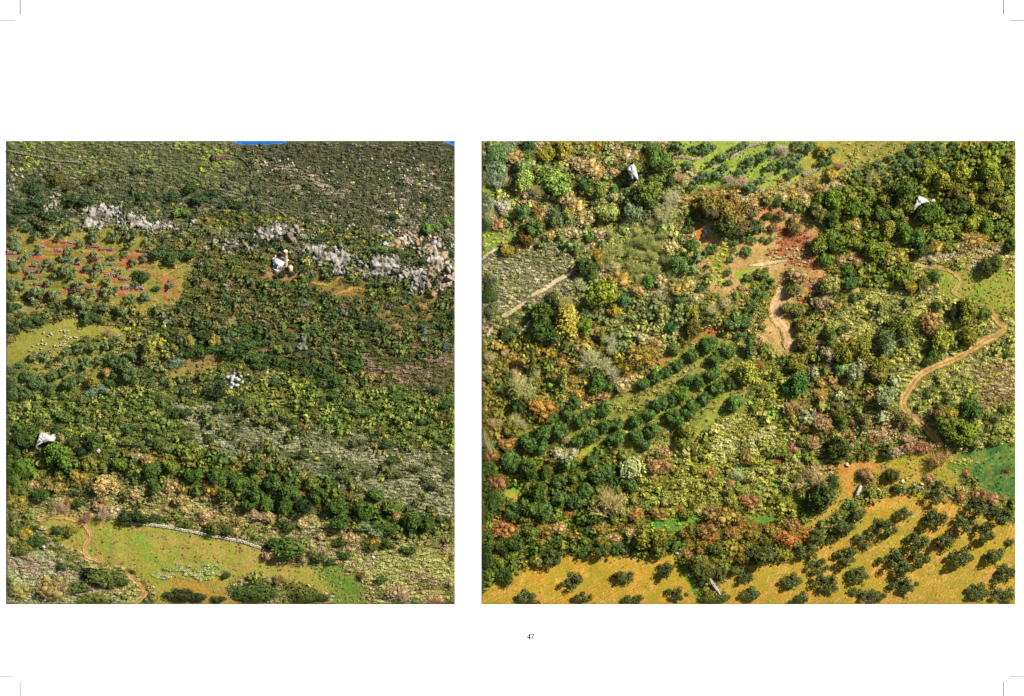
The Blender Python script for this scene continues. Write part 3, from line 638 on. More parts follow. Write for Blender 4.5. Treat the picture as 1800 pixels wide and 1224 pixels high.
   cover=(9, (5, 11), [(4, (74, 86, 28)), (3, (106, 108, 34)), (1, (140, 118, 44))], .6),
   trees=[('tree', 23, (24, 38), [(5, (62, 80, 28)), (3, (80, 92, 28)), (1, (120, 108, 34))]), ('bush', 18, (16, 28), [(2, (116, 112, 34)), (2, (86, 96, 30))])]),
 Z('scrubfoot', [(1100, 900), (1240, 900), (1400, 900), (1440, 930), (1400, 980), (1330, 990), (1260, 980), (1200, 960), (1120, 940)], [(130, 116, 42), (110, 104, 38)],
   cover=(8, (5, 10), [(3, (132, 118, 38)), (3, (100, 102, 32)), (1, (170, 110, 50))], .6), trees=[('bush', 24, (18, 32), [(2, (104, 104, 30)), (2, (136, 118, 38)), (1, (84, 92, 28))])]),
 Z('glow1', [(858, 868), (885, 858), (925, 852), (918, 872), (905, 880), (900, 888), (890, 870)], [(136, 178, 52), (156, 180, 70)], wr=2),
 Z('glow1b', [(888, 866), (914, 868), (912, 882), (900, 890), (890, 876)], [(190, 172, 76), (180, 170, 60)], wr=2),
 Z('glow2', [(1028, 782), (1052, 780), (1046, 800), (1030, 808), (1018, 800)], [(146, 186, 44), (166, 180, 60)], wr=3),
 Z('glow2b', [(1014, 800), (1046, 798), (1050, 815), (1020, 815)], [(204, 160, 76), (190, 160, 66)], wr=3),
 Z('glow3', [(985, 905), (1012, 903), (1008, 918), (990, 918)], [(124, 176, 56), (160, 180, 50)], wr=2),
 Z('glow4', [(1115, 915), (1160, 910), (1215, 905), (1240, 896), (1235, 915), (1205, 925), (1195, 945), (1180, 930), (1140, 928)], [(96, 150, 58), (126, 156, 60)], cover=(10, (3, 6), [(1, (110, 160, 50))], .5), wr=4),
 Z('glow5', [(1310, 905), (1365, 905), (1366, 918), (1330, 922)], [(104, 148, 58), (130, 150, 56)], wr=3),
 Z('glow6', [(1370, 855), (1400, 860), (1400, 885), (1380, 880)], [(136, 176, 52), (150, 160, 56)], wr=4),
 Z('pathslope', [(1480, 815), (1510, 808), (1560, 790), (1620, 775), (1680, 800), (1690, 850), (1650, 850), (1600, 850), (1560, 858), (1520, 855), (1500, 880), (1470, 905), (1440, 925), (1400, 935), (1440, 900), (1475, 860)], [(176, 158, 58), (196, 160, 72), (158, 160, 56)],
   cover=(14, (2.5, 5), [(1, (160, 152, 56)), (1, (186, 150, 72))], .5), wr=4, grain=18),
 Z('pathred', [(1472, 818), (1500, 812), (1545, 818), (1560, 826), (1500, 832), (1498, 870), (1480, 865)], [(204, 140, 66), (206, 156, 76)], wr=4),
 Z('deepmeadow', [(1680, 798), (1700, 788), (1740, 782), (1800, 778), (1800, 885), (1780, 880), (1750, 870), (1715, 858), (1700, 830)], [(98, 134, 62), (72, 116, 56), (142, 146, 70)],
   cover=(15, (2, 5), [(3, (66, 126, 54)), (2, (90, 140, 56))], .45), wr=4, obj=('deep_meadow',), grain=14),
 Z('deepedge', [(1670, 795), (1700, 790), (1720, 820), (1712, 850), (1690, 845), (1672, 820)], [(128, 160, 54), (150, 156, 60)], cover=(8, (3, 6), [(1, (140, 146, 64)), (1, (110, 136, 56))], .5), wr=10),
 Z('orchardeast', [(1255, 1070), (1268, 1020), (1290, 1000), (1330, 992), (1380, 985), (1420, 965), (1470, 945), (1510, 905), (1530, 880), (1580, 862), (1640, 868), (1700, 892), (1760, 915), (1800, 925), (1800, 1070)], [(206, 158, 62), (184, 158, 58), (218, 168, 88)],
   cover=(40, (2, 4), [(1, (150, 160, 60))], .4), wr=3, obj=('ochre_orchard_soil',), grain=30),
 Z('orchardwest', [(840, 1070), (840, 1055), (880, 1015), (920, 1000), (950, 985), (1000, 975), (1060, 972), (1130, 976), (1180, 972), (1200, 990), (1215, 1020), (1226, 1045), (1232, 1070)], [(212, 160, 58), (194, 158, 56), (218, 170, 76)],
   cover=(44, (2, 4), [(1, (170, 160, 50))], .4), wr=2.5, obj=('ochre_field_soil',), grain=36),
 Z('orchedge', [(1180, 972), (1196, 985), (1216, 1010), (1224, 1040), (1236, 1070), (1228, 1070), (1212, 1030), (1196, 1000)], [(90, 150, 60), (130, 150, 50)], wr=2),
]

BEDP = [[(130, 385), (150, 366), (180, 358), (214, 364), (205, 378), (172, 400), (150, 402)], [(205, 382), (240, 378), (300, 392), (306, 404), (260, 404), (215, 398)],
        [(375, 422), (425, 412), (455, 428), (450, 440), (420, 440), (385, 434)], [(448, 420), (458, 402), (480, 390), (500, 400), (530, 394), (522, 420), (500, 434), (466, 434)],
        [(526, 425), (545, 418), (580, 438), (640, 443), (700, 453), (745, 468), (765, 512), (735, 503), (680, 488), (600, 478), (545, 460)],
        [(668, 415), (720, 406), (802, 425), (802, 442), (740, 438), (690, 434)], [(758, 430), (802, 430), (802, 524), (775, 514), (748, 490), (755, 460)], [(72, 372), (98, 338), (108, 346), (88, 376)]]
for k_, p_ in enumerate(BEDP):
    ZL.append(Z('bedrock', p_, [(204, 198, 184), (166, 160, 146), (118, 114, 96)] if k_ not in (5, 6) else [(216, 202, 182), (184, 172, 152), (196, 164, 128)], cover=(9.6, (5, 10), [(3, (74, 84, 46)), (1, (96, 100, 58))], .6),
                trees=[('bush', 17, (10, 20), [(2, (64, 78, 40)), (1, (84, 94, 46))])], wr=7, grain=9))
for a_, y_, b_ in [(11, 456, 30), (13, 443, 26), (50, 448, 74), (48, 464, 82), (40, 476, 68), (95, 438, 110), (105, 425, 140), (150, 432, 172), (100, 456, 118), (174, 437, 196), (160, 452, 172), (140, 476, 168), (184, 482, 204), (212, 488, 232), (214, 505, 252), (150, 508, 180), (112, 506, 130), (238, 440, 268), (130, 463, 140), (62, 497, 78)]:
    ZL.append(Z('redband', [(a_ - 5, y_ + 1), (b_ + 5, y_ + 2), (b_ + 7, y_ + 8), ((a_ + b_) / 2, y_ + 9), (a_ - 3, y_ + 7)], [(190, 108, 76), (188, 132, 92)], wr=2.2, grain=9))
def veiled(z):
    if z['cover'] and z['cover'][0] <= 9.5 and z['obj'] is None and z['name'] != 'bedrock':
        pal = z['cover'][2]; av = sum(np.array(p[1], float) * p[0] for p in pal) / sum(p[0] for p in pal)
        z['ground'] = [tuple(np.array(g) * .5 + av * .42) for g in z['ground']]
for z_ in ZL + ZR: veiled(z_)
# ------------------------------------------------------------------ plants one can tell apart: (kind, x, y, width, colour, height factor, word for the colour)
HAND = []
def H(kind, col, items, hf=1.0):
    for it in items:
        it = list(it)
        if kind == 'olive' and it[1] > 850: it[2] *= .94
        if kind == 'tree' and it[0] > 840 and it[1] > 590 and it[0] < 1320 and (len(it) < 4 or sum(it[3]) < 190): it[2] *= .9; it[3:4] = [tuple(np.array(it[3] if len(it) > 3 else col) * [1.2, 1.13, 1.1])]
        c = it[3] if len(it) > 3 else col
        if kind == 'bare': c = tuple(np.array(c) * [.86, .82, .78])
        if kind == 'dome': c = tuple(np.array(c) * .78 + np.array((112, 110, 66)) * .22)
        HAND.append((kind, it[0], it[1], it[2] * (.92 if kind == 'dome' else 1), c, it[4] if len(it) > 4 else hf))
# --- left block
H('bush', (60, 76, 40), [(55, 330, 34), (72, 350, 38), (45, 365, 40), (20, 385, 30), (128, 352, 42), (148, 350, 34), (88, 378, 34), (46, 398, 26), (335, 328, 30), (352, 345, 32), (300, 345, 26), (375, 340, 30), (240, 300, 20), (252, 345, 22), (265, 300, 18), (318, 372, 30, (92, 112, 42)), (445, 420, 26), (420, 360, 22), (180, 305, 22), (560, 420, 26), (575, 440, 28), (690, 380, 24), (750, 350, 22), (745, 455, 24), (540, 385, 20)])
H('bush', (86, 84, 40), [(100, 312, 34), (120, 328, 22), (165, 315, 34), (75, 392, 36)])
H('bush', (88, 110, 44), [(670, 435, 30), (700, 440, 26), (760, 400, 34), (790, 390, 26)])
H('olive', (98, 108, 70), [(26, 430, 26), (30, 468, 28), (43, 453, 22), (69, 438, 14), (123, 441, 20), (124, 458, 18), (115, 472, 26), (128, 480, 24), (101, 482, 20), (168, 449, 20), (178, 469, 22), (168, 486, 22), (144, 428, 16), (235, 462, 20), (209, 479, 14), (141, 502, 22), (191, 516, 28), (137, 526, 34), (229, 526, 24), (87, 497, 18), (85, 459, 14), (34, 503, 24), (20, 498, 24), (67, 512, 30), (59, 522, 30), (95, 516, 30), (227, 430, 20), (198, 454, 16), (46, 400, 22), (28, 421, 26), (66, 415, 22), (106, 418, 18), (167, 416, 26), (200, 416, 26), (234, 413, 30), (124, 403, 26), (92, 403, 26), (216, 399, 22), (255, 520, 20), (150, 545, 26), (185, 540, 22), (215, 545, 26), (300, 500, 18), (265, 425, 22), (310, 455, 22), (52, 484, 18), (75, 470, 18), (110, 452, 16), (155, 470, 16), (190, 495, 20), (160, 512, 20), (220, 448, 16), (255, 452, 18), (140, 455, 14), (95, 465, 16), (36, 440, 16), (240, 500, 16), (205, 508, 14)])
H('bush', (62, 80, 38), [(247, 485, 32), (275, 507, 16), (255, 523, 16), (283, 440, 40), (300, 450, 36), (330, 445, 34), (48, 569, 36), (70, 564, 22), (20, 577, 26), (23, 539, 28), (36, 552, 20), (160, 559, 36), (150, 552, 24)])
H('bush', (132, 120, 48), [(28, 562, 20), (180, 560, 22), (64, 550, 16), (118, 548, 18), (245, 588, 10, LIME), (222, 577, 12, LIME)])
H('olive', (88, 102, 60), [(79, 626, 22), (57, 629, 18), (36, 640, 20), (129, 643, 26), (152, 637, 28), (173, 634, 20), (105, 628, 16), (118, 618, 20), (140, 612, 24), (165, 608, 24), (190, 608, 24), (205, 600, 22), (20, 650, 22), (90, 640, 16)])
H('tree', (70, 86, 46), [(49, 661, 32), (93, 661, 26), (111, 655, 22), (67, 674, 36), (20, 674, 30), (21, 692, 32), (124, 674, 32), (141, 665, 22), (198, 631, 32), (216, 642, 38), (227, 658, 36), (45, 690, 30), (88, 684, 28), (230, 625, 26), (200, 655, 24)])
H('tree', (134, 126, 52), [(262, 618, 34, (132, 130, 54), 1.7), (276, 600, 26, (126, 126, 52), 1.3), (334, 600, 26), (376, 598, 30), (162, 671, 28), (190, 655, 24, (158, 136, 70))])
H('bush', (104, 122, 92), [(310, 632, 26, (104, 118, 88), 1.5), (300, 642, 20, (104, 118, 88), 1.3), (180, 684, 28), (160, 690, 24)])
H('bush', (64, 82, 34), [(195, 673, 24), (265, 655, 20), (345, 618, 40), (362, 612, 36), (400, 618, 50), (420, 610, 40), (440, 600, 36), (450, 625, 34), (375, 690, 40, (44, 56, 30)), (455, 640, 30), (480, 632, 36), (510, 640, 34), (560, 650, 44), (590, 665, 40), (620, 640, 34)])  # near-black bush stands in for the shadow left of the white blocks
H('euph', LIME, [(50, 275, 7), (56, 279, 7), (46, 277, 6), (92, 288, 8), (68, 284, 7), (24, 298, 8), (38, 297, 7), (52, 305, 8), (90, 325, 8), (84, 322, 7), (37, 310, 6), (160, 348, 8), (165, 352, 6), (182, 359, 8), (169, 368, 7), (130, 388, 7), (148, 398, 8), (206, 390, 8), (180, 386, 7), (238, 395, 10), (252, 338, 7), (255, 343, 6), (214, 356, 7), (238, 268, 7), (262, 268, 8), (264, 277, 7), (140, 276, 6), (98, 277, 6), (66, 290, 6), (354, 297, 10), (358, 323, 7), (348, 325, 7), (363, 287, 7), (400, 288, 8), (427, 333, 8), (403, 371, 8), (373, 364, 7), (442, 346, 7), (305, 360, 8), (300, 342, 8), (310, 345, 7), (278, 370, 8), (325, 372, 12), (385, 402, 10), (368, 398, 8), (383, 388, 7), (326, 415, 9), (318, 421, 7), (520, 350, 8), (490, 383, 9), (532, 403, 10), (505, 372, 7), (418, 242 + 110, 6), (562, 388, 7), (619, 322, 8), (735, 325, 10), (698, 372, 8), (745, 363, 9), (585, 450, 10), (662, 437, 8), (640, 425, 8), (275, 570, 9), (288, 574, 9), (290, 600, 8), (228, 578, 10), (236, 571, 9), (245, 576, 9), (286, 617, 8), (368, 612, 8), (470, 655, 9), (480, 653, 9), (497, 657, 8), (478, 681, 10), (460, 703, 9), (490, 704, 9), (492, 715, 8), (540, 673, 9), (560, 690, 8), (575, 685, 8), (535, 688, 8), (530, 678, 12), (137, 762, 9), (124, 757, 8), (160, 760, 7), (275, 674, 9), (36, 701, 8), (545, 795, 10), (558, 806, 11), (672, 843, 12), (700, 800, 9), (705, 808, 10), (640, 550, 8), (602, 570, 8), (655, 555, 8)])
H('tree', (60, 78, 30), [(45, 768, 56, (60, 76, 30), 1.15), (104, 800, 60, (72, 94, 30), .9), (130, 775, 24), (165, 775, 38), (43, 822, 46, (76, 96, 32)), (23, 836, 40, (76, 96, 32)), (157, 815, 38, (104, 104, 40)), (211, 815, 36, (80, 98, 32)), (72, 870, 34), (272, 855, 32), (25, 790, 30), (300, 820, 36, (80, 94, 30)), (340, 835, 40), (380, 838, 40), (420, 850, 44), (450, 868, 44), (480, 848, 44), (510, 865, 44), (440, 885, 40), (537, 888, 40, (40, 52, 26)), (560, 870, 44), (590, 890, 44), (600, 915, 44), (640, 895, 44), (690, 890, 40, (84, 98, 36)), (725, 915, 40), (750, 920, 36), (500, 890, 36)])
H('bush', (66, 82, 32), [(231, 908, 50, (52, 64, 28)), (255, 912, 28, (52, 64, 28)), (276, 912, 26), (137, 883, 26), (324, 920, 28, (92, 96, 34)), (383, 926, 42, (84, 84, 32)), (395, 930, 30), (499, 924, 38), (502, 961, 58, (76, 92, 34)), (480, 955, 36, (56, 72, 30)), (520, 968, 34), (559, 976, 36, (84, 88, 40)), (446, 1042, 60, (66, 80, 30)), (420, 1038, 36), (476, 1044, 40), (530, 1040, 56, (82, 86, 30)), (555, 1050, 40, (58, 72, 26)), (598, 952, 28), (653, 958, 34, (96, 92, 34)), (680, 955, 34), (719, 966, 28), (669, 1018, 28), (605, 975, 26), (580, 985, 24), (448, 944, 24, (100, 110, 44)), (32, 930, 34, (84, 96, 34)), (63, 928, 22), (100, 932, 28, (72, 84, 46)), (125, 932, 26, (110, 108, 42)), (65, 950, 32), (37, 962, 38, (96, 98, 40)), (108, 996, 26), (183, 1008, 60, (80, 88, 34), .8), (155, 1008, 36, (40, 48, 24)), (205, 1022, 36, (66, 78, 30)), (165, 1052, 60, (100, 104, 40), .6), (140, 1030, 40, (86, 94, 42)), (317, 1044, 50, (52, 56, 26), .9), (345, 1050, 30, (48, 54, 26)), (383, 1054, 26, (52, 58, 28)), (397, 1010, 20), (232, 1005, 12), (680, 930, 36), (640, 925, 34, (112, 122, 74)), (660, 935, 30, (112, 122, 74))])
H('dome', (168, 132, 84), [(188, 850, 56, (172, 134, 84), .9), (258, 808, 38, (168, 134, 74)), (30, 880, 44, (146, 136, 42)), (108, 858, 36, (158, 136, 58)), (137, 838, 36, (158, 132, 44)), (60, 850, 30, (160, 132, 92)), (371, 856, 38, (168, 138, 44)), (361, 905, 34, (150, 122, 94)), (455, 905, 30, (164, 134, 108)), (475, 910, 34, (156, 130, 92)), (445, 898, 22, (170, 140, 116)), (320, 880, 34, (128, 112, 66)), (300, 855, 36, (140, 120, 80)), (475, 977, 32, (140, 112, 92)), (94, 1031, 62, (140, 118, 62), .7), (34, 1040, 52, (142, 132, 58), .7), (704, 1038, 60, (124, 104, 78), .7), (764, 1054, 54, (146, 116, 88), .7), (637, 1012, 28, (112, 84, 44)), (183, 1022, 22, (150, 130, 98)), (45, 935, 30, (166, 132, 40)), (240, 800, 22, (176, 150, 118)), (695, 905, 22, (158, 124, 60)), (530, 866, 24, (150, 118, 58)), (660, 950, 26, (168, 136, 42)), (490, 1020, 26, (112, 92, 44)), (745, 500 + 40, 26, (128, 100, 64)), (655, 660, 24, (132, 112, 70)), (200, 900, 30, (160, 146, 116))])
H('bare', (186, 158, 130), [(105, 890, 28), (185, 903, 26, (176, 164, 138)), (150, 912, 20, (150, 130, 110)), (190, 583, 16, (160, 140, 110)), (410, 563, 18, (200, 180, 130)), (402, 570, 14, (200, 180, 130))])
H('bush', (52, 62, 34), [(494, 483, 15), (503, 479, 13), (512, 482, 12), (485, 486, 11)])
# --- right block: orchards
H('olive', (64, 72, 34), [(975, 980, 42), (1005, 1022, 46), (928, 1052, 50), (1022, 1054, 42), (1056, 968, 38), (1088, 967, 36, (70, 90, 44)), (1096, 1012, 44), (1170, 1001, 40), (1190, 1046, 44), (1110, 1054, 42), (1310, 1012, 36), (1318, 1043, 42), (1420, 967, 44), (1391, 1019, 44), (1400, 1052, 44), (1440, 998, 42), (1452, 1026, 54), (1490, 978, 48), (1512, 1011, 44), (1525, 1049, 42), (1520, 950, 38), (1485, 926, 42), (1432, 941, 36), (1508, 904, 38), (1542, 925, 36), (1462, 949, 28), (1590, 903, 32), (1560, 928, 40), (1641, 913, 48), (1697, 917, 48), (1730, 936, 48), (1610, 951, 46), (1660, 948, 48), (1690, 976, 50), (1747, 976, 46), (1567, 981, 50), (1617, 981, 40), (1587, 1001, 44), (1590, 1031, 54), (1766, 1008, 42), (1720, 1037, 48), (1762, 1048, 50), (1766, 905, 44), (1545, 1046, 28), (1718, 889, 46), (1643, 872, 38), (1580, 859, 26), (1650, 851, 20), (1500, 1040, 22), (1775, 952, 20), (1745, 900, 28)], .85)
H('bush', (72, 80, 30), [(1145, 945, 62, (90, 92, 30)), (1160, 962, 44, (84, 88, 30)), (1340, 976, 58, (64, 70, 30)), (1325, 970, 36, (54, 60, 28)), (1217, 985, 44, (78, 78, 30)), (1240, 1006, 44, (64, 66, 28)), (1246, 1046, 48, (80, 82, 30)), (1228, 1004, 28), (1268, 1010, 28, (70, 72, 34)), (1270, 1050, 30), (1295, 1000, 28)])
# --- right block: top meadow
H('olive', (86, 104, 66), [(1196, 266, 20), (1221, 264, 22), (1245, 257, 30), (1211, 291, 24), (1251, 286, 20), (1270, 276, 26), (1290, 264, 18), (1240, 311, 26), (1260, 307, 26), (1305, 298, 22), (1218, 326, 22), (1276, 295, 20), (1317, 283, 18), (1318, 329, 22), (1319, 284, 24), (1338, 276, 24), (1354, 267, 20), (1309, 254, 22), (1359, 251, 14), (1356, 295, 24), (1378, 286, 24), (1391, 276, 18), (1397, 285, 22), (1406, 273, 18), (1406, 298, 18), (1390, 307, 20), (1337, 317, 16), (1322, 329, 24), (1401, 254, 22), (1420, 262, 26), (1429, 254, 20), (1462, 263, 24), (1452, 282, 26, (62, 84, 44)), (1370, 300, 14)])
H('tree', (160, 136, 50), [(1447, 266, 26, (148, 130, 48)), (1463, 309, 24, (164, 142, 54)), (1454, 300, 12, (92, 88, 44))])
H('bare', (196, 180, 162), [(1374, 263, 24, (188, 172, 158)), (1280, 315, 22, (186, 174, 160)), (1475, 292, 20, (170, 140, 116)), (1182, 349, 34, (206, 194, 160)), (1166, 374, 36, (196, 188, 140)), (1192, 312, 22, (176, 156, 120)), (1535, 311, 24, (184, 174, 130)), (1038, 630, 46, (214, 190, 146)), (1074, 615, 28, (216, 194, 150)), (916, 674, 50, (206, 186, 126)), (903, 735, 22, (206, 180, 126)), (915, 745, 22, (196, 172, 130)), (870, 745, 30, (190, 160, 110)), (856, 775, 34, (210, 190, 140)), (1073, 885, 56, (196, 168, 116), 1.2), (1297, 832, 22, (206, 196, 160)), (1426, 834, 50, (196, 164, 118)), (1656, 803, 44, (190, 164, 92)), (1253, 545, 28, (200, 184, 130)), (1276, 535, 32, (186, 176, 120)), (1166, 523, 30, (206, 188, 140)), (1300, 320, 30, (190, 160, 136)), (995, 770, 18, (190, 160, 110))])
for r in range(6):                                                     # planted rows, upper right
    for c in range(12):
        x = 1490 + c * 19 + r * 7; y = 330 - c * 9.5 + r * 13 - 14
        if inpoly(np.array(x), np.array(y), [(1485, 252), (1700, 246), (1690, 264), (1640, 290), (1560, 318), (1500, 306), (1475, 300)]):
            HAND.append(('olive', x + random.uniform(-3, 3), y + random.uniform(-2, 2), random.uniform(18, 24), (82, 100, 56), 1.0))
H('olive', (78, 98, 48), [(1218, 430, 26, (72, 96, 42), 1.25), (1238, 442, 18), (1252, 438, 22), (1243, 470, 13), (1245, 486, 15), (1233, 509, 22), (1217, 458, 11), (1276, 417, 20), (1292, 427, 17), (1290, 440, 13), (1311, 441, 18), (1285, 456, 15), (1279, 479, 16), (1280, 498, 15), (1315, 488, 16), (1313, 417, 20), (1315, 444, 18), (1326, 422, 15), (1355, 422, 16), (1347, 474, 11), (1350, 498, 26), (1334, 517, 26), (1320, 539, 28), (1309, 567, 30), (1341, 574, 16, (130, 126, 56)), (1317, 489, 14), (1340, 420, 12), (1300, 590, 24), (1288, 566, 36), (1312, 560, 28)])
H('dome', (150, 120, 82), [(1403, 482, 48, (146, 120, 84)), (1447, 532, 56, (122, 108, 80), .9), (1043, 296, 58, (150, 124, 80)), (1020, 288, 34, (166, 138, 110)), (999, 350, 50, (176, 142, 104)), (1012, 362, 40, (158, 138, 78)), (927, 344, 24, (176, 148, 120)), (875, 394, 32, (180, 134, 84)), (953, 391, 26, (176, 138, 72)), (1031, 384, 40, (184, 148, 108)), (1005, 407, 38, (178, 146, 116)), (1053, 409, 34, (188, 150, 112)), (965, 412, 32, (170, 142, 84)), (1080, 345, 26, (184, 162, 122)), (1077, 300, 28, (158, 130, 96)), (1179, 430, 40, (182, 152, 100)), (1088, 490, 56, (160, 130, 54)), (1080, 468, 26, (188, 158, 124)), (1118, 512, 36, (170, 134, 84)), (1194, 506, 56, (170, 148, 62)), (1210, 500, 30, (186, 158, 108)), (1050, 445, 34, (176, 142, 44)), (1105, 270, 44, (170, 142, 104)), (1130, 278, 28, (178, 142, 44)), (1130, 624, 60, (154, 130, 44)), (1150, 605, 40, (170, 134, 76)), (1100, 645, 40, (150, 132, 40)), (1096, 677, 40, (184, 146, 104)), (1058, 696, 28, (146, 110, 78)), (952, 718, 60, (186, 132, 48), 1.0), (877, 848, 46, (156, 104, 56)), (895, 780, 44, (176, 128, 56)), (865, 800, 40, (160, 112, 50)), (1158, 818, 48, (168, 118, 70)), (1170, 795, 26, (170, 128, 92)), (1315, 882, 44, (168, 112, 60)), (1520, 836, 46, (156, 118, 66)), (1634, 842, 24, (180, 136, 84)), (1395, 720, 50, (134, 108, 54)), (1390, 712, 30, (166, 130, 92)), (1444, 694, 34, (170, 132, 60)), (1393, 788, 24, (168, 118, 80)), (1310, 800, 36, (140, 112, 60)), (1636, 567, 52, (150, 112, 54)), (1715, 421, 48, (172, 134, 62)), (1690, 435, 30, (168, 142, 96)), (1646, 434, 36, (160, 132, 48)), (1641, 452, 26, (180, 150, 116)), (1577, 449, 56, (136, 128, 44)), (1502, 455, 36, (160, 126, 72)), (1480, 455, 26, (176, 138, 104)), (1447, 331, 30, (150, 128, 92)), (1397, 383, 26, (124, 102, 64)), (1250, 900, 46, (132, 104, 50)), (1275, 905, 50, (150, 126, 46)), (1245, 930, 48, (150, 108, 46)), (1290, 935, 40, (164, 112, 52)), (1385, 945, 44, (190, 106, 52)), (1395, 920, 36, (148, 112, 56)), (885, 928, 46, (184, 112, 60)), (955, 932, 36, (150, 116, 44)), (985, 928, 34, (196, 160, 92)), (1120, 905, 44, (170, 122, 50)), (1155, 900, 36, (140, 112, 44)), (1000, 905, 24, (190, 100, 50)), (1700, 833, 20, (160, 112, 50)), (1770, 827, 14, (130, 70, 48)), (1505, 395, 26, (168, 138, 92)), (1375, 345, 30, (170, 142, 100)), (1110, 935, 30, (176, 136, 92)), (1725, 870, 34, (150, 106, 60)), (1745, 878, 30, (170, 118, 72)), (1690, 872, 30, (150, 110, 46)), (1560, 700, 26, (160, 130, 90)), (1700, 560, 22, (150, 120, 90)), (945, 369, 26, (150, 108, 44)), (905, 332, 34, (142, 106, 40)), (1210, 975, 26, (156, 112, 78)), (1080, 945, 26, (180, 130, 92)), (1060, 928, 44, (132, 116, 40))])
H('peach', (206, 152, 102), [(1444, 735, 30, (206, 152, 102), 1.5), (1432, 772, 26, (204, 150, 100), 1.3), (987, 796, 36, (204, 160, 122)), (1007, 790, 22, (204, 160, 122)), (1562, 762, 42, (186, 138, 104)), (1612, 785, 40, (190, 130, 90)), (1580, 790, 30, (190, 142, 112)), (1598, 770, 30, (184, 136, 102)), (1535, 772, 20, (216, 138, 76)), (1366, 808, 12, (220, 128, 60)), (1197, 893, 12, (214, 110, 50))])
H('tree', (60, 82, 36), [(1161, 285, 50, (74, 92, 36), 1.15), (1150, 265, 36, (70, 90, 40)), (1136, 342, 56, (80, 92, 38)), (1178, 318, 30, (56, 72, 36)), (1155, 320, 36, (96, 108, 48)), (1110, 371, 46, (92, 106, 72)), (1147, 330, 26, (170, 140, 46)), (960, 273, 36, (132, 126, 36)), (991, 262, 40, (142, 132, 44)), (990, 275, 26, (116, 110, 60)), (928, 256, 32, (60, 80, 48)), (925, 270, 20, (84, 112, 50)), (878, 272, 44, (92, 112, 66)), (874, 302, 44, (106, 122, 88)), (895, 255, 36, (104, 118, 84)), (920, 292, 34, (108, 122, 72)), (870, 318, 34, (122, 130, 100)), (965, 312, 60, (112, 130, 58)), (985, 325, 50, (104, 124, 54)), (920, 318, 44, (122, 140, 64)), (1030, 325, 34, (66, 84, 40)), (1025, 335, 24, (92, 92, 44)), (1050, 335, 40, (92, 104, 44)), (1080, 333, 20, (76, 108, 48)), (1070, 375, 50, (120, 128, 62)), (920, 374, 34, (72, 96, 48)), (855, 360, 40, (118, 128, 90)), (885, 365, 30, (176, 154, 130)), (850, 395, 30, (58, 80, 44)), (975, 385, 34, (84, 96, 60)), (940, 400, 40, (76, 94, 44)), (1000, 375, 30, (122, 126, 60)), (1037, 418, 22, (88, 112, 50)), (890, 440, 30, (130, 120, 40)), (925, 420, 36, (104, 86, 34)), (1028, 468, 40, (58, 76, 32)), (1040, 478, 34, (70, 86, 34)), (1065, 515, 50, (110, 120, 36)), (1045, 525, 40, (96, 110, 36)), (955, 552, 46, (66, 80, 30)), (950, 580, 44, (60, 78, 32)), (975, 590, 40, (64, 82, 34)), (1030, 575, 36, (92, 112, 36)), (1080, 545, 30, (160, 140, 46)), (1098, 530, 34, (66, 88, 50)), (865, 500, 40, (92, 98, 62)), (860, 520, 36, (66, 84, 38)), (900, 585, 44, (72, 84, 44)), (865, 545, 34, (92, 96, 56)), (1196, 528, 24, (62, 84, 40)), (1214, 540, 28, (76, 96, 50)), (1194, 468, 40, (70, 92, 44)), (1140, 495, 30, (76, 104, 42)), (1180, 575, 24, (52, 82, 36)), (1217, 579, 36, (96, 92, 36)), (1217, 548, 30, (118, 118, 40)), (1290, 355, 36, (140, 118, 60)), (1320, 375, 34, (116, 104, 54)), (1336, 398, 30, (92, 94, 46)), (1350, 352, 26, (110, 112, 50)), (1246, 364, 42, (124, 114, 50), 1.35), (1225, 360, 26, (120, 112, 46)), (1412, 572, 32, (116, 112, 44)), (1414, 603, 34, (120, 114, 44)), (1404, 546, 30, (96, 98, 40)), (1372, 380, 24, (116, 100, 56)), (1395, 400, 26, (84, 80, 44)), (1358, 400, 20, (130, 104, 60)), (1295, 405, 30, (66, 78, 36))])
H('tree', (58, 80, 36), [(1249, 605, 38), (1217, 625, 34), (1192, 644, 30), (1173, 653, 28), (1152, 663, 30), (1132, 675, 30), (1260, 629, 36), (1280, 618, 36), (1210, 668, 30), (1229, 672, 32), (1254, 657, 42), (1261, 681, 36), (1239, 701, 32), (1198, 693, 38, (76, 96, 36)), (1161, 711, 38), (1182, 731, 38), (1217, 713, 34), (1211, 728, 32), (1141, 728, 36), (1118, 740, 32), (1192, 740, 36), (1293, 709, 42, (62, 88, 36)), (1315, 656, 46, (120, 124, 40)), (1283, 675, 30, (50, 60, 28)), (1146, 757, 36), (1118, 767, 38), (1086, 771, 38), (1133, 781, 32), (1200, 775, 36, (88, 96, 34)), (1210, 758, 36, (104, 108, 38)), (984, 757, 40), (955, 761, 42), (928, 779, 46), (952, 786, 36), (1016, 776, 32), (1037, 766, 36), (899, 809, 46), (928, 823, 50, (52, 70, 28)), (862, 826, 42, (62, 78, 30)), (960, 829, 30, (56, 72, 30)), (999, 814, 38), (1050, 835, 42), (984, 847, 36), (946, 864, 46, (56, 74, 28)), (984, 876, 40), (1009, 881, 42), (1028, 863, 38), (869, 881, 46, (54, 72, 28)), (928, 889, 50, (58, 74, 28)), (903, 897, 44), (958, 897, 40), (1050, 675, 46), (1010, 709, 32), (910, 713, 34, (44, 60, 28)), (1072, 680, 26), (1180, 705, 30), (1062, 720, 34), (1020, 740, 36), (1062, 750, 34), (1000, 725, 34), (1040, 725, 30), (970, 735, 30), (1085, 745, 30), (1040, 810, 34), (1070, 830, 34), (1110, 855, 34), (1240, 600, 20)])
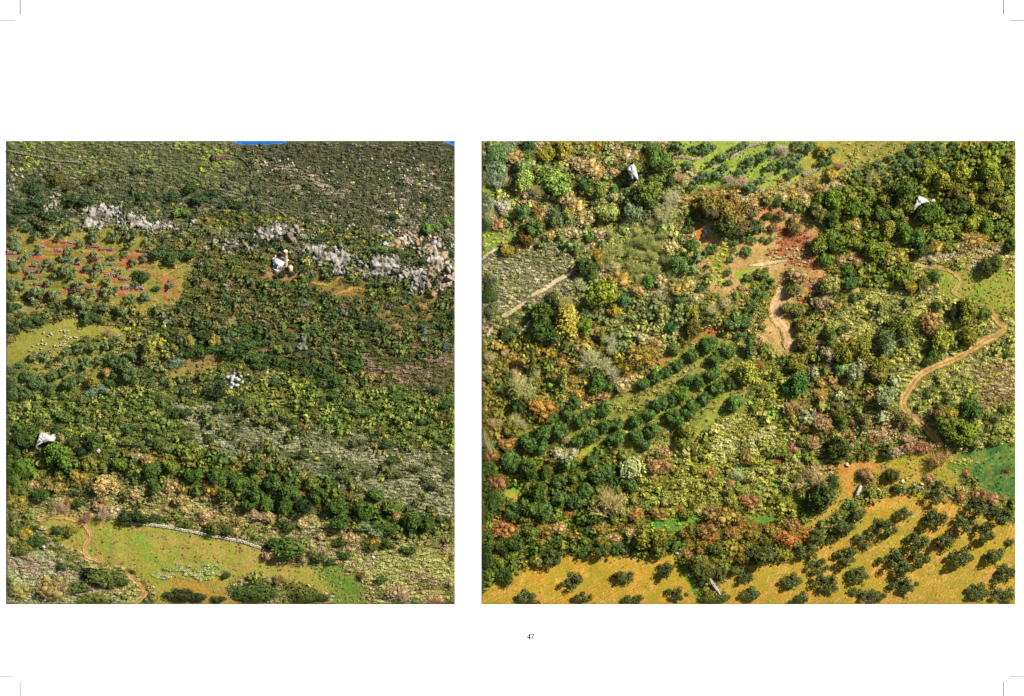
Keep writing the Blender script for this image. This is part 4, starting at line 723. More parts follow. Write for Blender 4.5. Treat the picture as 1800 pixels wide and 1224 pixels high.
H('cypress', (84, 88, 34), [(859, 256, 16, (78, 86, 40)), (936, 640, 30, (74, 80, 34), 1.3), (990, 668, 30, (100, 102, 44)), (1058, 592, 20, (100, 104, 40)), (1316, 610, 26, (56, 74, 32))])
H('tiered', (172, 144, 44), [(996, 562, 50, (146, 134, 48), 1.15)])
H('willow', (132, 138, 88), [(1110, 820, 50, (132, 140, 88))])
H('tree', (62, 82, 34), [(1403, 676, 52, (58, 86, 36)), (1385, 685, 30, (52, 76, 36)), (1476, 787, 50, (58, 68, 26)), (1462, 800, 34, (66, 74, 28)), (1443, 872, 64, (56, 66, 26), .95), (1460, 850, 36, (50, 62, 26)), (1425, 885, 36, (58, 66, 28)), (1568, 836, 32, (60, 62, 26)), (1558, 797, 26, (58, 66, 34)), (1690, 760, 70, (84, 96, 28), .8), (1660, 745, 56, (78, 88, 30)), (1709, 720, 46, (58, 80, 32)), (1650, 725, 40, (104, 94, 42)), (1670, 730, 34, (132, 116, 38)), (1641, 624, 36, (72, 86, 34)), (1702, 547, 52, (94, 100, 32)), (1675, 552, 26, (40, 50, 26)), (1731, 553, 30, (74, 84, 30)), (1646, 538, 26, (72, 82, 34)), (1581, 572, 52, (90, 98, 36)), (1618, 439, 34, (56, 70, 30)), (1743, 467, 44, (62, 70, 28)), (1778, 430, 30, (58, 74, 30)), (1622, 499, 30, (80, 84, 34)), (1590, 492, 40, (96, 104, 34)), (1641, 486, 26, (66, 80, 38)), (1601, 505, 26, (160, 132, 40)), (1591, 338, 56, (64, 76, 30), 1.2), (1634, 374, 54, (66, 84, 28)), (1690, 358, 38, (62, 72, 30)), (1663, 360, 24, (60, 66, 30)), (1438, 373, 40, (112, 108, 54)), (1466, 350, 44, (86, 104, 32)), (1440, 352, 30, (78, 96, 30)), (1503, 364, 42, (78, 98, 30)), (1326, 398, 30, (60, 76, 38)), (1350, 380, 18), (1369, 353, 26, (66, 86, 38)), (1268, 368, 46, (126, 112, 46), 1.15), (1273, 395, 50, (70, 74, 32)), (1300, 385, 40, (136, 116, 56)), (1310, 400, 36, (112, 100, 50)), (1240, 350, 24, (110, 110, 40)), (1396, 508, 32, (100, 100, 44)), (1383, 541, 26, (112, 108, 46)), (1390, 500, 20), (1460, 500, 40, (120, 120, 60)), (1495, 500, 30, (64, 90, 42)), (1490, 475, 30, (74, 92, 30)), (1440, 430, 40, (96, 104, 36)), (1470, 425, 44, (82, 98, 34)), (1450, 455, 26, (74, 100, 36)), (1537, 440, 44, (84, 98, 30)), (1627, 297, 44, (100, 110, 36)), (1687, 303, 44, (112, 116, 38)), (1658, 318, 44, (118, 118, 40)), (1740, 300, 50, (104, 116, 38)), (1600, 365, 30, (92, 98, 34)), (1572, 372, 36, (104, 108, 38)), (1612, 420, 40, (70, 96, 36)), (1590, 410, 40, (78, 96, 34)), (1710, 390, 40, (112, 118, 36)), (1735, 395, 34, (84, 104, 34)), (1500, 420, 36, (98, 104, 36)), (1480, 620, 50, (104, 104, 34)), (1510, 610, 50, (96, 98, 32)), (1455, 620, 36, (130, 120, 90)), (1420, 600, 34, (130, 118, 44)), (1400, 640, 40, (112, 110, 36)), (1480, 650, 30, (92, 122, 64)), (1550, 640, 40, (104, 104, 40)), (1560, 610, 36, (96, 108, 70)), (1545, 660, 40, (116, 112, 42)), (1500, 655, 36, (104, 110, 72)), (1555, 700, 46, (108, 118, 80)), (1520, 740, 36, (112, 104, 50)), (1470, 720, 30, (104, 96, 42)), (1480, 740, 30, (70, 84, 32)), (1590, 740, 36, (104, 96, 44)), (1655, 600, 50, (112, 116, 40)), (1700, 590, 44, (96, 96, 32)), (1560, 590, 40, (78, 90, 50))])  # small near-black tree stands in for the shadow of its broad neighbour
# ------------------------------------------------------------------ the white sheet and what is printed on it
def sheet_box(name, x0, y0, x1, y1, n0, n1, mat):
    V = []
    for n in (n0, n1):
        for (x, y) in ((x0, y0), (x1, y0), (x1, y1), (x0, y1)): V.append(W(np.array(x), np.array(y), n))
    V = np.array(V).reshape(-1, 3)
    F = np.array([[0, 1, 2, 3], [4, 7, 6, 5], [0, 4, 5, 1], [1, 5, 6, 2], [2, 6, 7, 3], [3, 7, 4, 0]])
    return mesh_np(name, V, F, mat)
gx_, gy_ = np.meshgrid(np.linspace(-1400, 3200, 93), np.linspace(-1100, 2300, 69))
I_ = np.arange(gx_.size).reshape(gx_.shape)
V_ = np.concatenate([W(gx_, gy_, -0.12).reshape(-1, 3), W(np.array([-1400., 3200, 3200, -1400]), np.array([-1100., -1100, 2300, 2300]), -1.2)])
b0 = gx_.size
link('ground', mesh_np('ground', V_, [np.concatenate([np.stack([I_[1:, :-1], I_[1:, 1:], I_[:-1, 1:], I_[:-1, :-1]], -1).reshape(-1, 4), np.array([[b0, b0 + 1, b0 + 2, b0 + 3], [I_[0, 0], I_[0, -1], b0 + 1, b0], [I_[-1, -1], I_[-1, 0], b0 + 3, b0 + 2], [I_[0, -1], I_[-1, -1], b0 + 2, b0 + 1], [I_[-1, 0], I_[0, 0], b0, b0 + 3]])])], M_PAPER), kind='structure')
marks = [((35, -40, 36.3, 25.5), 'thin upright crop line at the upper left corner'), ((-40, 35, 25.5, 36.1), 'thin level crop line at the upper left corner'),
         ((1764, -40, 1765.1, 25.5), 'thin upright crop line at the upper right corner'), ((1775, 35, 1840, 36.1), 'thin level crop line at the upper right corner'),
         ((35, 1198, 36.1, 1264), 'thin upright crop line at the lower left corner'), ((-40, 1188, 25.5, 1189.1), 'thin level crop line at the lower left corner'),
         ((1764, 1198, 1765.1, 1264), 'thin upright crop line at the lower right corner'), ((1775, 1188, 1840, 1189.1), 'thin level crop line at the lower right corner')]
for (a, b, c, d), lab in marks:
    tag(link('crop_mark', sheet_box('crop_mark', a, b, c, d, -0.119, -0.03, M_INK)), lab, 'printed line', 'crop lines at the corners of the white sheet')
def glyph(name, polys, parent):
    A_ = Acc()
    for pl in polys:
        n = len(pl)
        V = np.concatenate([W(np.array([p[0] for p in pl]), np.array([p[1] for p in pl]), nn) for nn in (-0.119, -0.03)])
        A_.add(V, np.array([list(range(2 * n - 1, n - 1, -1))]) if n == 3 else np.array([[n + 3, n + 2, n + 1, n]]))
        F = np.array([[i, (i + 1) % n, n + (i + 1) % n, n + i] for i in range(n)])
        A_.add(V, F)
    return link(name, A_.mesh(name, M_INK2), parent)
num = bpy.data.objects.new('page_number', None); COL.objects.link(num)
tag(num, 'small black serif number 47 printed on the white sheet', 'number')
g4 = [[(926.6, 1120.4), (931.0, 1114.2), (932.0, 1114.2), (927.7, 1120.4)], [(930.4, 1114.2), (932.0, 1114.2), (932.0, 1124), (930.4, 1124)],
      [(926.6, 1120.2), (933.2, 1120.2), (933.2, 1121.3), (926.6, 1121.3)], [(929.6, 1123.6), (932.8, 1123.6), (932.8, 1124.2), (929.6, 1124.2)]]
g7 = [[(933.4, 1114.2), (939.0, 1114.2), (939.0, 1115.4), (933.4, 1115.4)], [(937.6, 1115.0), (939.0, 1115.0), (935.8, 1124.1), (934.3, 1124.1)], [(933.3, 1114.2), (934.0, 1114.2), (933.8, 1116.6), (933.2, 1116.6)]]
glyph('digit_four', g4, num); glyph('digit_seven', g7, num)

# ------------------------------------------------------------------ ground of the two relief blocks
def zone_masks(x, y, zones):
    """index of the topmost zone at each point"""
    idx = np.zeros(x.shape, int)
    for i, z in enumerate(zones):
        if i == 0: continue
        xs = [p[0] for p in z['poly']]; ys = [p[1] for p in z['poly']]
        sel = (x > min(xs) - 15) & (x < max(xs) + 15) & (y > min(ys) - 15) & (y < max(ys) + 15)
        if not sel.any(): continue
        k = z['wr'] * (1.0 if (z['obj'] or z['wr'] < 5) else 2.6)
        xx, yy = warp(x[sel], y[sel], k)
        if z['name'] not in ('sea', 'seacorner') and z['wr'] >= 2.5:
            rj = np.random.RandomState(i); xx = xx + rj.randn(xx.size) * z['wr'] * .8; yy = yy + rj.randn(xx.size) * z['wr'] * .6
        m = inpoly(xx, yy, z['poly'])
        if z['name'] == 'bedrock': m &= fbm(x[sel] * .8 + y[sel] * .3, y[sel] * 1.1, 17, 3, 70) > .455
        t = np.zeros(xx.shape, bool); t |= m
        ii = idx[sel]; ii[t] = i; idx[sel] = ii
    return idx
OBJN = {'sheep_pasture': 'pasture', 'hill_meadow': 'meadow', 'terraced_meadow': 'meadow', 'sandy_clearing': 'clearing', 'red_gully': 'gully',
        'loop_meadow': 'meadow', 'grove_grass': 'grass_floor', 'deep_meadow': 'meadow', 'ochre_orchard_soil': 'ploughed_soil', 'ochre_field_soil': 'ploughed_soil', 'sea': 'sea'}
def build_ground(tile, zones):
    st = 1.75
    nx = int(round((tile[2] - tile[0]) / st)); ny = int(round((tile[3] - tile[1]) / st))
    xs = np.linspace(tile[0], tile[2], nx + 1); ys = np.linspace(tile[1], tile[3], ny + 1)
    X, Y = np.meshgrid(xs, ys)
    idx = zone_masks(X, Y, zones)
    col = np.zeros(X.shape + (3,))
    sk_ = -.35 if tile is TL else .45
    f1 = fbm(X * .6, (Y + sk_ * X) * 1.4, 16, 3, 21); f2 = fbm(X * .7, (Y + sk_ * X) * 1.3, 9, 3, 31); f3 = fbm(X * .7, (Y + sk_ * X) * 1.3, 30, 3, 41)
    fine = np.random.RandomState(5).rand(*X.shape)
    for i, z in enumerate(zones):
        m = idx == i
        if not m.any(): continue
        g = np.array([gcol(c) for c in z['ground']])
        f = f3 if z['grain'] > 20 else (f2 if z['grain'] < 12 else f1)
        a = np.clip((f[m] - 0.34) / 0.32, 0, 1)[:, None]
        c = g[0] * (1 - a) + g[1] * a
        if len(g) > 2:
            b = np.clip((f2[m] - 0.5) / 0.2, 0, 1)[:, None]; c = c * (1 - b * .85) + g[2] * b * .85
        c = c * (0.78 + 0.44 * fine[m][:, None])
        col[m] = c
    # furrows and stones in the ploughed soil
    for i, z in enumerate(zones):
        if z['obj'] and 'ochre' in z['obj'][0]:
            m = idx == i
            if z['obj'][0] == 'ochre_field_soil': ph = (X * 0.55 + Y * 1.0) / 3.4
            else: ph = (X * 0.9 + Y * 0.55) / 3.6
            fur = 1 + 0.13 * np.sin(ph * 2 * math.pi / 1.4 + 3 * f3 * 6)
            col[m] *= fur[m][:, None]
            rut = inpoly(X, Y, [(1640, 960), (1658, 960), (1656, 1030), (1646, 1062), (1628, 1062), (1640, 1010)])
            rr = m & rut & (np.abs(((X + (Y - 960) * .12) % 7) - 3.5) < .9)
            col[rr] *= 0.72
            st_ = m & (fine > 0.988); col[st_] = gcol((244, 214, 150))
            yg = m & (fbm(X, Y, 26, 3, 77) > .6); col[yg] = col[yg] * .5 + gcol((170, 160, 44)) * .5
    H_ = height(X, Y)
    for i, z in enumerate(zones):
        if z['name'] == 'bedrock': H_[idx == i] += np.maximum(bedrock(X[idx == i], Y[idx == i]), -.3) + .5
        elif z['obj'] and z['obj'][0] == 'sea': H_[idx == i] = 0.3
        elif z['obj'] is None: H_[idx == i] += 0.22 * (fine[idx == i] - .5)
        elif 'ochre' in z['obj'][0]: H_[idx == i] += 0.09 * (fine[idx == i] - .5)
        else: H_[idx == i] += 0.1 * (fine[idx == i] - .5)
    N_ = squeeze(X, Y, H_, tile)
    V = W(X, Y, N_).reshape(-1, 3); C = col.reshape(-1, 3)
    I = np.arange((nx + 1) * (ny + 1)).reshape(ny + 1, nx + 1)
    Q = np.stack([I[1:, :-1], I[1:, 1:], I[:-1, 1:], I[:-1, :-1]], -1).reshape(-1, 4)
    fz = idx[:-1, :-1].ravel()
    names = {}
    for i, z in enumerate(zones):
        k = z['obj'][0] if z['obj'] else 'hillside'
        names.setdefault(k, []).append(i)
    for k, ids in names.items():
        q = Q[np.isin(fz, ids)]
        if not len(q): continue
        u, inv = np.unique(q, return_inverse=True)
        nm = OBJN.get(k, k)
        me = mesh_np(nm, V[u], inv.reshape(-1, 4), M_SEA if k == 'sea' else M_SOIL, C[u], smooth=True)
        link(nm, me, kind='structure')
    # rim of the block
    A_ = Acc()
    for ring in (I[0, ::2], I[-1, ::2], I[::2, 0], I[::2, -1]):
        top = V[ring]; x, y, n = P(top); bot = W(x, y, -0.14)
        m = len(ring); A_.add(np.concatenate([top, bot]), np.array([[j, j + 1, m + j + 1, m + j] for j in range(m - 1)]), gcol((120, 100, 60)))
    link('hillside_edge', A_.mesh('hillside_edge', M_SOIL), kind='structure')
    return idx, xs, ys
IDX = {}
for tile, zones, key in ((TL, ZL, 'L'), (TR, ZR, 'R')):
    IDX[key] = build_ground(tile, zones)
def zone_at(x, y):
    key, zones = ('L', ZL) if x < 823 else ('R', ZR)
    idx, xs, ys = IDX[key]
    i = int(np.clip((x - xs[0]) / (xs[1] - xs[0]), 0, len(xs) - 1)); j = int(np.clip((y - ys[0]) / (ys[1] - ys[0]), 0, len(ys) - 1))
    return zones[idx[j, i]]

# ------------------------------------------------------------------ paths (kept free of plants)
def smooth(pts, step=2.0):
    pts = np.array(pts, float); P0 = np.vstack([2 * pts[0] - pts[1], pts, 2 * pts[-1] - pts[-2]]); out = []
    for i in range(1, len(P0) - 2):
        a, b, c, d = P0[i - 1:i + 3]; n = max(2, int(np.linalg.norm(c - b) / step))
        for t in np.arange(n) / n:
            out.append(0.5 * ((2 * b) + (-a + c) * t + (2 * a - 5 * b + 4 * c - d) * t * t + (-a + 3 * b - 3 * c + d) * t ** 3))
    out.append(pts[-1]); return np.array(out)
ED = (198, 134, 62); CT = (172, 144, 64); RT = (226, 176, 110)
TRACKS = [
 ('dirt_track', [(64, 915), (80, 911), (100, 908), (125, 911), (143, 918), (155, 930), (160, 941), (155, 951), (149, 962), (152, 975), (165, 983), (180, 988)], 9.5, [(190, 140, 76), (212, 160, 98), (160, 150, 66), (212, 160, 98), (186, 140, 72)], 'looping earth track with two pale ruts beside the walled meadow'),
 ('dirt_track', [(219, 1004), (232, 1015), (246, 1029), (255, 1041), (250, 1051), (236, 1061), (233, 1066)], 10, [(196, 128, 52), (226, 168, 92), (204, 130, 54), (220, 156, 78), (200, 132, 54)], ''),
 ('dirt_track', [(1612, 473), (1630, 469), (1650, 470), (1668, 475), (1682, 485), (1689, 495), (1684, 504), (1676, 512), (1690, 522), (1703, 529), (1712, 531)], 8.5, [(186, 146, 82), (212, 172, 112), (168, 150, 74), (212, 172, 112), (184, 142, 76)], ''),
 ('dirt_track', [(1733, 544), (1745, 553), (1757, 566), (1766, 577), (1755, 587), (1730, 600), (1700, 619), (1672, 634), (1645, 644), (1622, 656), (1606, 672), (1595, 690), (1587, 706), (1592, 720), (1607, 733), (1622, 746), (1636, 762), (1648, 776), (1656, 790)], 14.5, [(196, 124, 50), (222, 164, 92), (188, 134, 58), (224, 166, 98), (186, 128, 56)], ''),
 ('footpath', [(1008, 456), (1006, 468), (1002, 480), (990, 487), (975, 496), (960, 507), (945, 514), (934, 521)], 9, [(206, 180, 128), (232, 210, 166), (226, 200, 150), (232, 210, 166), (200, 176, 120)], ''),
 ('footpath', [(926, 530), (910, 540), (895, 550), (882, 557)], 9, [(200, 176, 120), (226, 204, 156), (220, 196, 140), (226, 204, 156), (196, 170, 112)], ''),
 ('footpath', [(932, 562), (926, 572), (918, 581), (911, 590)], 9, [(206, 196, 150), (236, 222, 180), (230, 214, 170), (236, 222, 180), (200, 180, 120)], ''),
 ('footpath', [(866, 575), (861, 584), (856, 592)], 8, [(206, 176, 130), (236, 210, 170), (230, 204, 160), (236, 212, 170), (200, 166, 110)], ''),
 ('footpath', [(846, 457), (856, 448), (868, 440), (877, 436)], 6, [(206, 196, 150), (230, 214, 184), (226, 210, 176), (230, 214, 184), (200, 180, 130)], ''),
 ('footpath', [(1316, 466), (1330, 465), (1350, 463), (1372, 459), (1386, 457)], 7, [(206, 176, 120), (230, 204, 156), (222, 190, 140), (230, 204, 156), (200, 170, 110)], ''),
 ('footpath', [(1378, 500), (1370, 520), (1362, 540), (1366, 560), (1380, 578), (1386, 600), (1382, 615)], 22, [(206, 164, 108), (226, 188, 140), (216, 174, 122), (226, 188, 140), (206, 162, 104)], ''),
 ('footpath', [(546, 495), (560, 499), (578, 500), (590, 493), (604, 487)], 6, [(170, 136, 70), (186, 150, 80), (180, 144, 76), (186, 150, 80), (160, 130, 66)], ''),
 ('footpath', [(588, 517), (606, 512), (624, 505), (642, 508)], 6, [(170, 136, 70), (190, 150, 80), (184, 144, 76), (190, 150, 80), (160, 130, 66)], ''),
 ('footpath', [(275, 490), (300, 478), (318, 468), (332, 460), (344, 452)], 5, [(170, 136, 80), (186, 150, 90), (180, 144, 86), (186, 150, 90), (160, 130, 76)], ''),
]
KEEP = []     # (points, half width)
for nm, pts, w, cols, lab in TRACKS:
    sp = smooth(pts, 1.5); tile = tile_of(sp[0][0])
    KEEP.append((sp, w * .5))
    tg = np.gradient(sp, axis=0); tg /= np.linalg.norm(tg, axis=1)[:, None] + 1e-9; nr = np.stack([-tg[:, 1], tg[:, 0]], 1)
    offs = np.linspace(-.5, .5, 9)
    if nm == 'dirt_track': cols = [(186, 138, 70), (224, 178, 118), (172, 144, 74), (226, 180, 120), (190, 142, 76)] if w < 16 else cols; cols[2] = (176, 142, 70)
    if w == 8.5: cols = [(166, 152, 72), (204, 172, 108), (164, 156, 70), (200, 170, 104), (168, 152, 72)]
    cc = np.array([gcol(c) for c in cols])
    ww = w * (0.95 + .8 * (fbm(sp[:, 0], sp[:, 1], 12, 2, 50) - .5)) * np.clip(np.minimum(np.arange(len(sp)), len(sp) - 1 - np.arange(len(sp))) / 5 + .3, 0, 1)
    Xr = sp[:, 0][:, None] + nr[:, 0][:, None] * offs * ww[:, None]; Yr = sp[:, 1][:, None] + nr[:, 1][:, None] * offs * ww[:, None]
    jit = np.zeros_like(Xr); jit[:, 0] = 1; jit[:, -1] = 1
    Xr += jit * RS.uniform(-1.7, 1.7, Xr.shape); Yr += jit * RS.uniform(-1.7, 1.7, Xr.shape)
    Xr = np.clip(Xr, tile[0], tile[2]); Yr = np.clip(Yr, tile[1], tile[3])
    prof = np.array([0, .02, -.07, -.07, 0, -.07, -.07, .02, 0])
    Hn = squeeze(Xr, Yr, height(Xr, Yr) + prof + 0.16, tile)
    ti = np.interp(offs, np.linspace(-.5, .5, 5), np.arange(5)); a = np.floor(ti).astype(int).clip(0, 3); f = (ti - a)[:, None]
    base = cc[a] * (1 - f) + cc[a + 1] * f
    T = base[None] * RS.uniform(.7, 1.3, Xr.shape)[..., None] * (0.7 + .6 * fbm(Xr, Yr, 9, 2, 60))[..., None]
    gr_ = (fbm(Xr, Yr, 7, 2, 65) > .55) & (np.abs(offs)[None] > .3); T[gr_] = gcol((156, 150, 66)) * .9
    n, k = Xr.shape; I = np.arange(n * k).reshape(n, k)
    Q = np.stack([I[:-1, :-1], I[1:, :-1], I[1:, 1:], I[:-1, 1:]], -1).reshape(-1, 4)
    link(nm, mesh_np(nm, W(Xr, Yr, Hn).reshape(-1, 3), Q, M_TRACK, T.reshape(-1, 3), True), kind='structure')

WALLS = [
 ([(188, 907), (205, 911), (223, 919), (240, 920), (262, 922), (299, 927), (332, 934), (370, 941), (410, 949), (423, 951), (440, 957), (459, 963)], 6, (255, 244, 220), 'long pale dry stone wall along the top of the green meadow'),
 ([(1183, 277), (1200, 276), (1215, 279), (1226, 280), (1234, 270), (1239, 262)], 6, (226, 206, 170), 'pale dry stone wall bending under the olive trees at the meadow top'),
 ([(1283, 279), (1300, 268), (1318, 257), (1335, 252), (1348, 250)], 6, (226, 210, 176), 'long slanting stone wall across the bright terraced meadow'),
 ([(1254, 296), (1262, 293), (1268, 291)], 4, (224, 204, 166), 'short stone wall between two olive trees on the bright meadow'),
 ([(1352, 281), (1361, 276), (1369, 272)], 6, (220, 204, 170), 'short stone wall below the grey leafless tree'),
 ([(1374, 323), (1382, 319), (1390, 315)], 7, (214, 202, 164), 'short broad stone wall at the foot of the terraced meadow'),
 ([(1412, 308), (1424, 303), (1440, 298)], 8, (222, 214, 186), 'broad stone wall on the golden terrace'),
 ([(1345, 312), (1353, 307), (1359, 303)], 5, (210, 190, 150), 'rough stone wall beside a dark olive tree'),
 ([(1485, 290), (1491, 284)], 5, (220, 196, 160), 'tiny stone wall at the edge of the planted rows'),
 ([(11, 264), (30, 269), (50, 272), (70, 276), (85, 279), (98, 283), (120, 284), (145, 287)], 2.6, (176, 172, 134), 'thin grey field wall crossing the upper left slope'),
 ([(425, 279), (433, 286), (440, 297), (442, 306)], 2.5, (150, 150, 116), 'thin grey wall curving down the brow'),
 ([(367, 332), (385, 333), (405, 338), (425, 342)], 3, (170, 166, 130), 'grey field wall above the shaded bushes'),
 ([(470, 360), (480, 366), (492, 372), (503, 381)], 2.5, (160, 160, 126), 'thin wall dropping towards the limestone scarp'),
 ([(380, 280), (388, 277), (396, 276), (405, 277)], 9, (176, 150, 116), 'ruined tan wall on the brow beside a dark boulder'),
 ([(222, 313), (236, 316), (250, 316), (264, 318)], 4, (160, 154, 112), 'low grey terrace wall between two dark bushes'),
 ([(1400, 930), (1408, 935)], 3, (224, 190, 120), 'stub of stone wall at the foot of the pale path'),
 ([(1666, 870), (1676, 876), (1690, 882), (1700, 884)], 4, (228, 208, 160), 'broken wall stones above the olive trees at the orchard top'),
 ([(1604, 850), (1612, 855), (1622, 858)], 4, (232, 214, 170), 'few wall stones above the orchard beside a pink bush'),
 ([(1690, 868), (1706, 864), (1714, 870)], 3, (220, 190, 140), 'broken wall stones under the deep green meadow'),
 ([(1744, 898), (1755, 902), (1766, 906)], 5, (232, 220, 190), 'pale wall stones behind an olive tree at the right rim'),
]
terr_w = [(11, 456, 30), (13, 443, 26), (50, 448, 74), (48, 464, 82), (40, 476, 68), (95, 438, 110), (105, 425, 140), (150, 432, 172), (100, 456, 118), (174, 437, 196), (160, 452, 172), (140, 476, 168), (184, 482, 204),
          (212, 488, 232), (214, 505, 252), (150, 508, 180), (112, 506, 130), (238, 440, 268), (130, 463, 140), (62, 497, 78), (44, 488, 62), (198, 470, 210), (180, 462, 200), (60, 432, 74)]
rr0 = np.random.RandomState(4)
for a, y, b in terr_w:
    m = (a + b) / 2
    WALLS.append(([(a + rr0.uniform(-3, 5), y + rr0.uniform(-1, 2)), (m, y + rr0.uniform(-1.5, 2.5)), (b + rr0.uniform(-4, 6), y + 1 + rr0.uniform(-1, 3))], rr0.uniform(4, 6.5), tuple(np.array((200, 188, 168)) * rr0.uniform(.8, 1.08)), None))
stone_meshes = []
for k in range(4):
    rs = np.random.RandomState(k); Vb, Fb = boxv(0, 0, 0, 1, 1, 1); stone_meshes.append((Vb * (1 + .35 * (rs.rand(8, 3) - .5)), Fb))
def wall_mesh(pts, w, c, rs, tile):
    A_ = Acc(); sp = smooth(pts, 1.0); L_ = np.concatenate([[0], np.cumsum(np.linalg.norm(np.diff(sp, axis=0), axis=1))])
    rows = max(2, int(w / 2)); s = 1.7
    for r in range(rows):
        t = rs.uniform(0, s)
        while t < L_[-1]:
            x = np.interp(t, L_, sp[:, 0]) + rs.uniform(-.5, .5); y = np.interp(t, L_, sp[:, 1]) - r * w / rows * .8 + rs.uniform(-.5, .5) + w * .3
            Vb, Fb = stone_meshes[rs.randint(4)]
            if rs.rand() > .1 and tile[0] + 1 < x < tile[2] - 1 and tile[1] + 1 < y < tile[3]:
                V = rotz(Vb * np.array([rs.uniform(1.2, 2.4), 1.6, rs.uniform(1.2, 2.0)]) * S, rs.uniform(0, 3))
                ctr = W(np.array(x), np.array(y), squeeze(np.array(x), np.array(y), height(np.array(x), np.array(y)) + .22 + .12 * r, tile))
                A_.add(V + ctr, Fb, gcol(c) * rs.uniform(.8, 1.25))
            t += s * rs.uniform(.6, 1.2)
    return A_
TERN = ['uppermost', 'middle', 'lowest']
for i, (pts, w, c, lab) in enumerate(WALLS):
    A_ = wall_mesh(pts, w, c, np.random.RandomState(i + 50), tile_of(pts[0][0]))
    if not A_.V: continue
    o = link('dry_stone_wall', A_.mesh('dry_stone_wall', M_ROCK))
    if lab is None:
        x, y = pts[1]
        where = ('upper' if y < 448 else 'middle' if y < 478 else 'lower') + ' ' + ('left' if x < 90 else 'centre' if x < 165 else 'right')
        lab = 'greyish terrace wall in the %s of the red soil terraces' % where
        tag(o, lab, 'stone wall', 'terrace walls, ' + where + ' of the red soil terraces')
    else: tag(o, lab, 'stone wall', 'dry stone walls')
    KEEP.append((smooth(pts, 2), w * .35))

# ------------------------------------------------------------------ rocks
def rock(seed, spiky=0.3, sub=2):
    rs = np.random.RandomState(seed); V = (ICO2 if sub == 2 else ICO3).copy(); F = ICO2F if sub == 2 else ICO3F
    for _ in range(9):
        d = rs.randn(3); d /= np.linalg.norm(d); c = rs.uniform(.45, .85)
        s = V @ d; V -= np.outer(np.maximum(s - c, 0), d)
    q = V * 2.2 + seed * 3.1
    nn = fbm(q[:, 0] + q[:, 2] * .7, q[:, 1] - q[:, 2] * .6, 1.0, 3, seed)
    V *= (0.62 + .8 * nn[:, None])
    V *= 1 + spiky * (rs.rand(len(V), 1) - .5)
    return V, F
ROCKS = [rock(k, .16, 3) for k in range(8)]
ROCKM = [mesh_np('limestone_rock', V, F, M_ROCK, np.random.RandomState(9).uniform(.8, 1.15, len(V))) for V, F in ROCKS]
ROCK_REC = []
def add_rock(x, y, w, h, c, lab=None, group=None, name='limestone_rock', seed=None, tilt=0.0, depth=None, spiky=None):
    ROCK_REC.append((w * h, x, y, w, h, c, lab, group, name, seed, tilt, depth, spiky))
def outline_rock(name, pts, depth, c, lab, seed=1, lift=0.0):
    rs = np.random.RandomState(seed); pts = np.array(pts, float); tile = tile_of(pts[0, 0])
    P_ = []
    for i in range(len(pts)):
        a_, b_ = pts[i], pts[(i + 1) % len(pts)]
        P_ += [a_, (a_ + b_) / 2 + rs.uniform(-.5, .5, 2)]
    P_ = np.array(P_); cen = P_.mean(0); rings = [(1.0, -.4), (.97, .35), (.8, .8), (.55, .95), (.28, 1.0)]
    V = []; m = len(P_)
    for q, (f, z) in enumerate(rings):
        Q = cen + (P_ - cen) * (f + (rs.uniform(-.05, .05, (m, 1)) if q else 0))
        n0 = hq(Q[:, 0], Q[:, 1], tile)
        V.append(W(Q[:, 0], Q[:, 1], n0 + (lift if q else 0) + depth * (z + (rs.uniform(-.3, .3, m) if q else 0))))
    V.append(W(cen[:1], cen[1:], hq(cen[:1], cen[1:], tile) + lift + depth)); V = np.concatenate(V)
    F4 = np.array([[q * m + i, q * m + (i + 1) % m, (q + 1) * m + (i + 1) % m, (q + 1) * m + i] for q in range(len(rings) - 1) for i in range(m)])
    F3 = np.array([[(len(rings) - 1) * m + i, (len(rings) - 1) * m + (i + 1) % m, len(V) - 1] for i in range(m)])
    o = link(name, mesh_np(name, V, [F3, F4], M_WROCK, gcol(c)[None] * rs.uniform(.85, 1.12, (len(V), 1)))); tag(o, lab, 'rock', 'white rocks')
M_WROCK = attr_mat('white_limestone', scale=3.2, lo=0.5, hi=1.2, bump=1.0, bscale=2.4)
outline_rock('standing_boulder', [(1104, 294), (1108, 290), (1114, 289), (1117, 293), (1119, 302), (1122, 312), (1121, 317), (1117, 315), (1115, 311), (1113, 316), (1109, 316), (1107, 308), (1104, 302), (1101, 298)], 1.6, (250, 250, 250), 'tall white standing boulder rising out of the dense wood', 1, 3.4)
outline_rock('added_shade_rock', [(1232, 368), (1246, 361), (1262, 366), (1266, 380), (1252, 388), (1238, 385)], 3.0, (104, 92, 66), 'rough brown rock added to cast shade on the dark hollow', 4, 2.4)  # made-up rock, added so that its shadow darkens the hollow
outline_rock('white_rock', [(1613, 345), (1618, 345), (1625, 348), (1634, 355), (1634, 358), (1627, 359), (1620, 359), (1613, 364), (1606, 370), (1601, 371), (1607, 360), (1610, 352)], 1.3, (246, 244, 240), 'broad white sloping rock beside a large dark tree', 1, 2.6)
outline_rock('white_rock', [(70, 761), (76, 760), (84, 763), (95, 770), (96, 776), (85, 777), (76, 778), (68, 783), (61, 790), (64, 780), (67, 771)], 1.3, (244, 240, 232), 'white pitted rock right of the largest dark tree', 1, 2.2)
outline_rock('stone_slab', [(1512, 852), (1516, 855), (1513, 863), (1508, 872), (1503, 872), (1505, 864)], .5, (246, 242, 236), 'long white slab tilted beside the sandy path', 1, .6)
outline_rock('stone_ridge', [(1244, 1015), (1248, 1014), (1256, 1026), (1264, 1038), (1268, 1046), (1265, 1047), (1257, 1037), (1250, 1026)], .5, (240, 226, 220), 'long narrow white ridge of stone slanting through the orchard hedge', 1, .5)
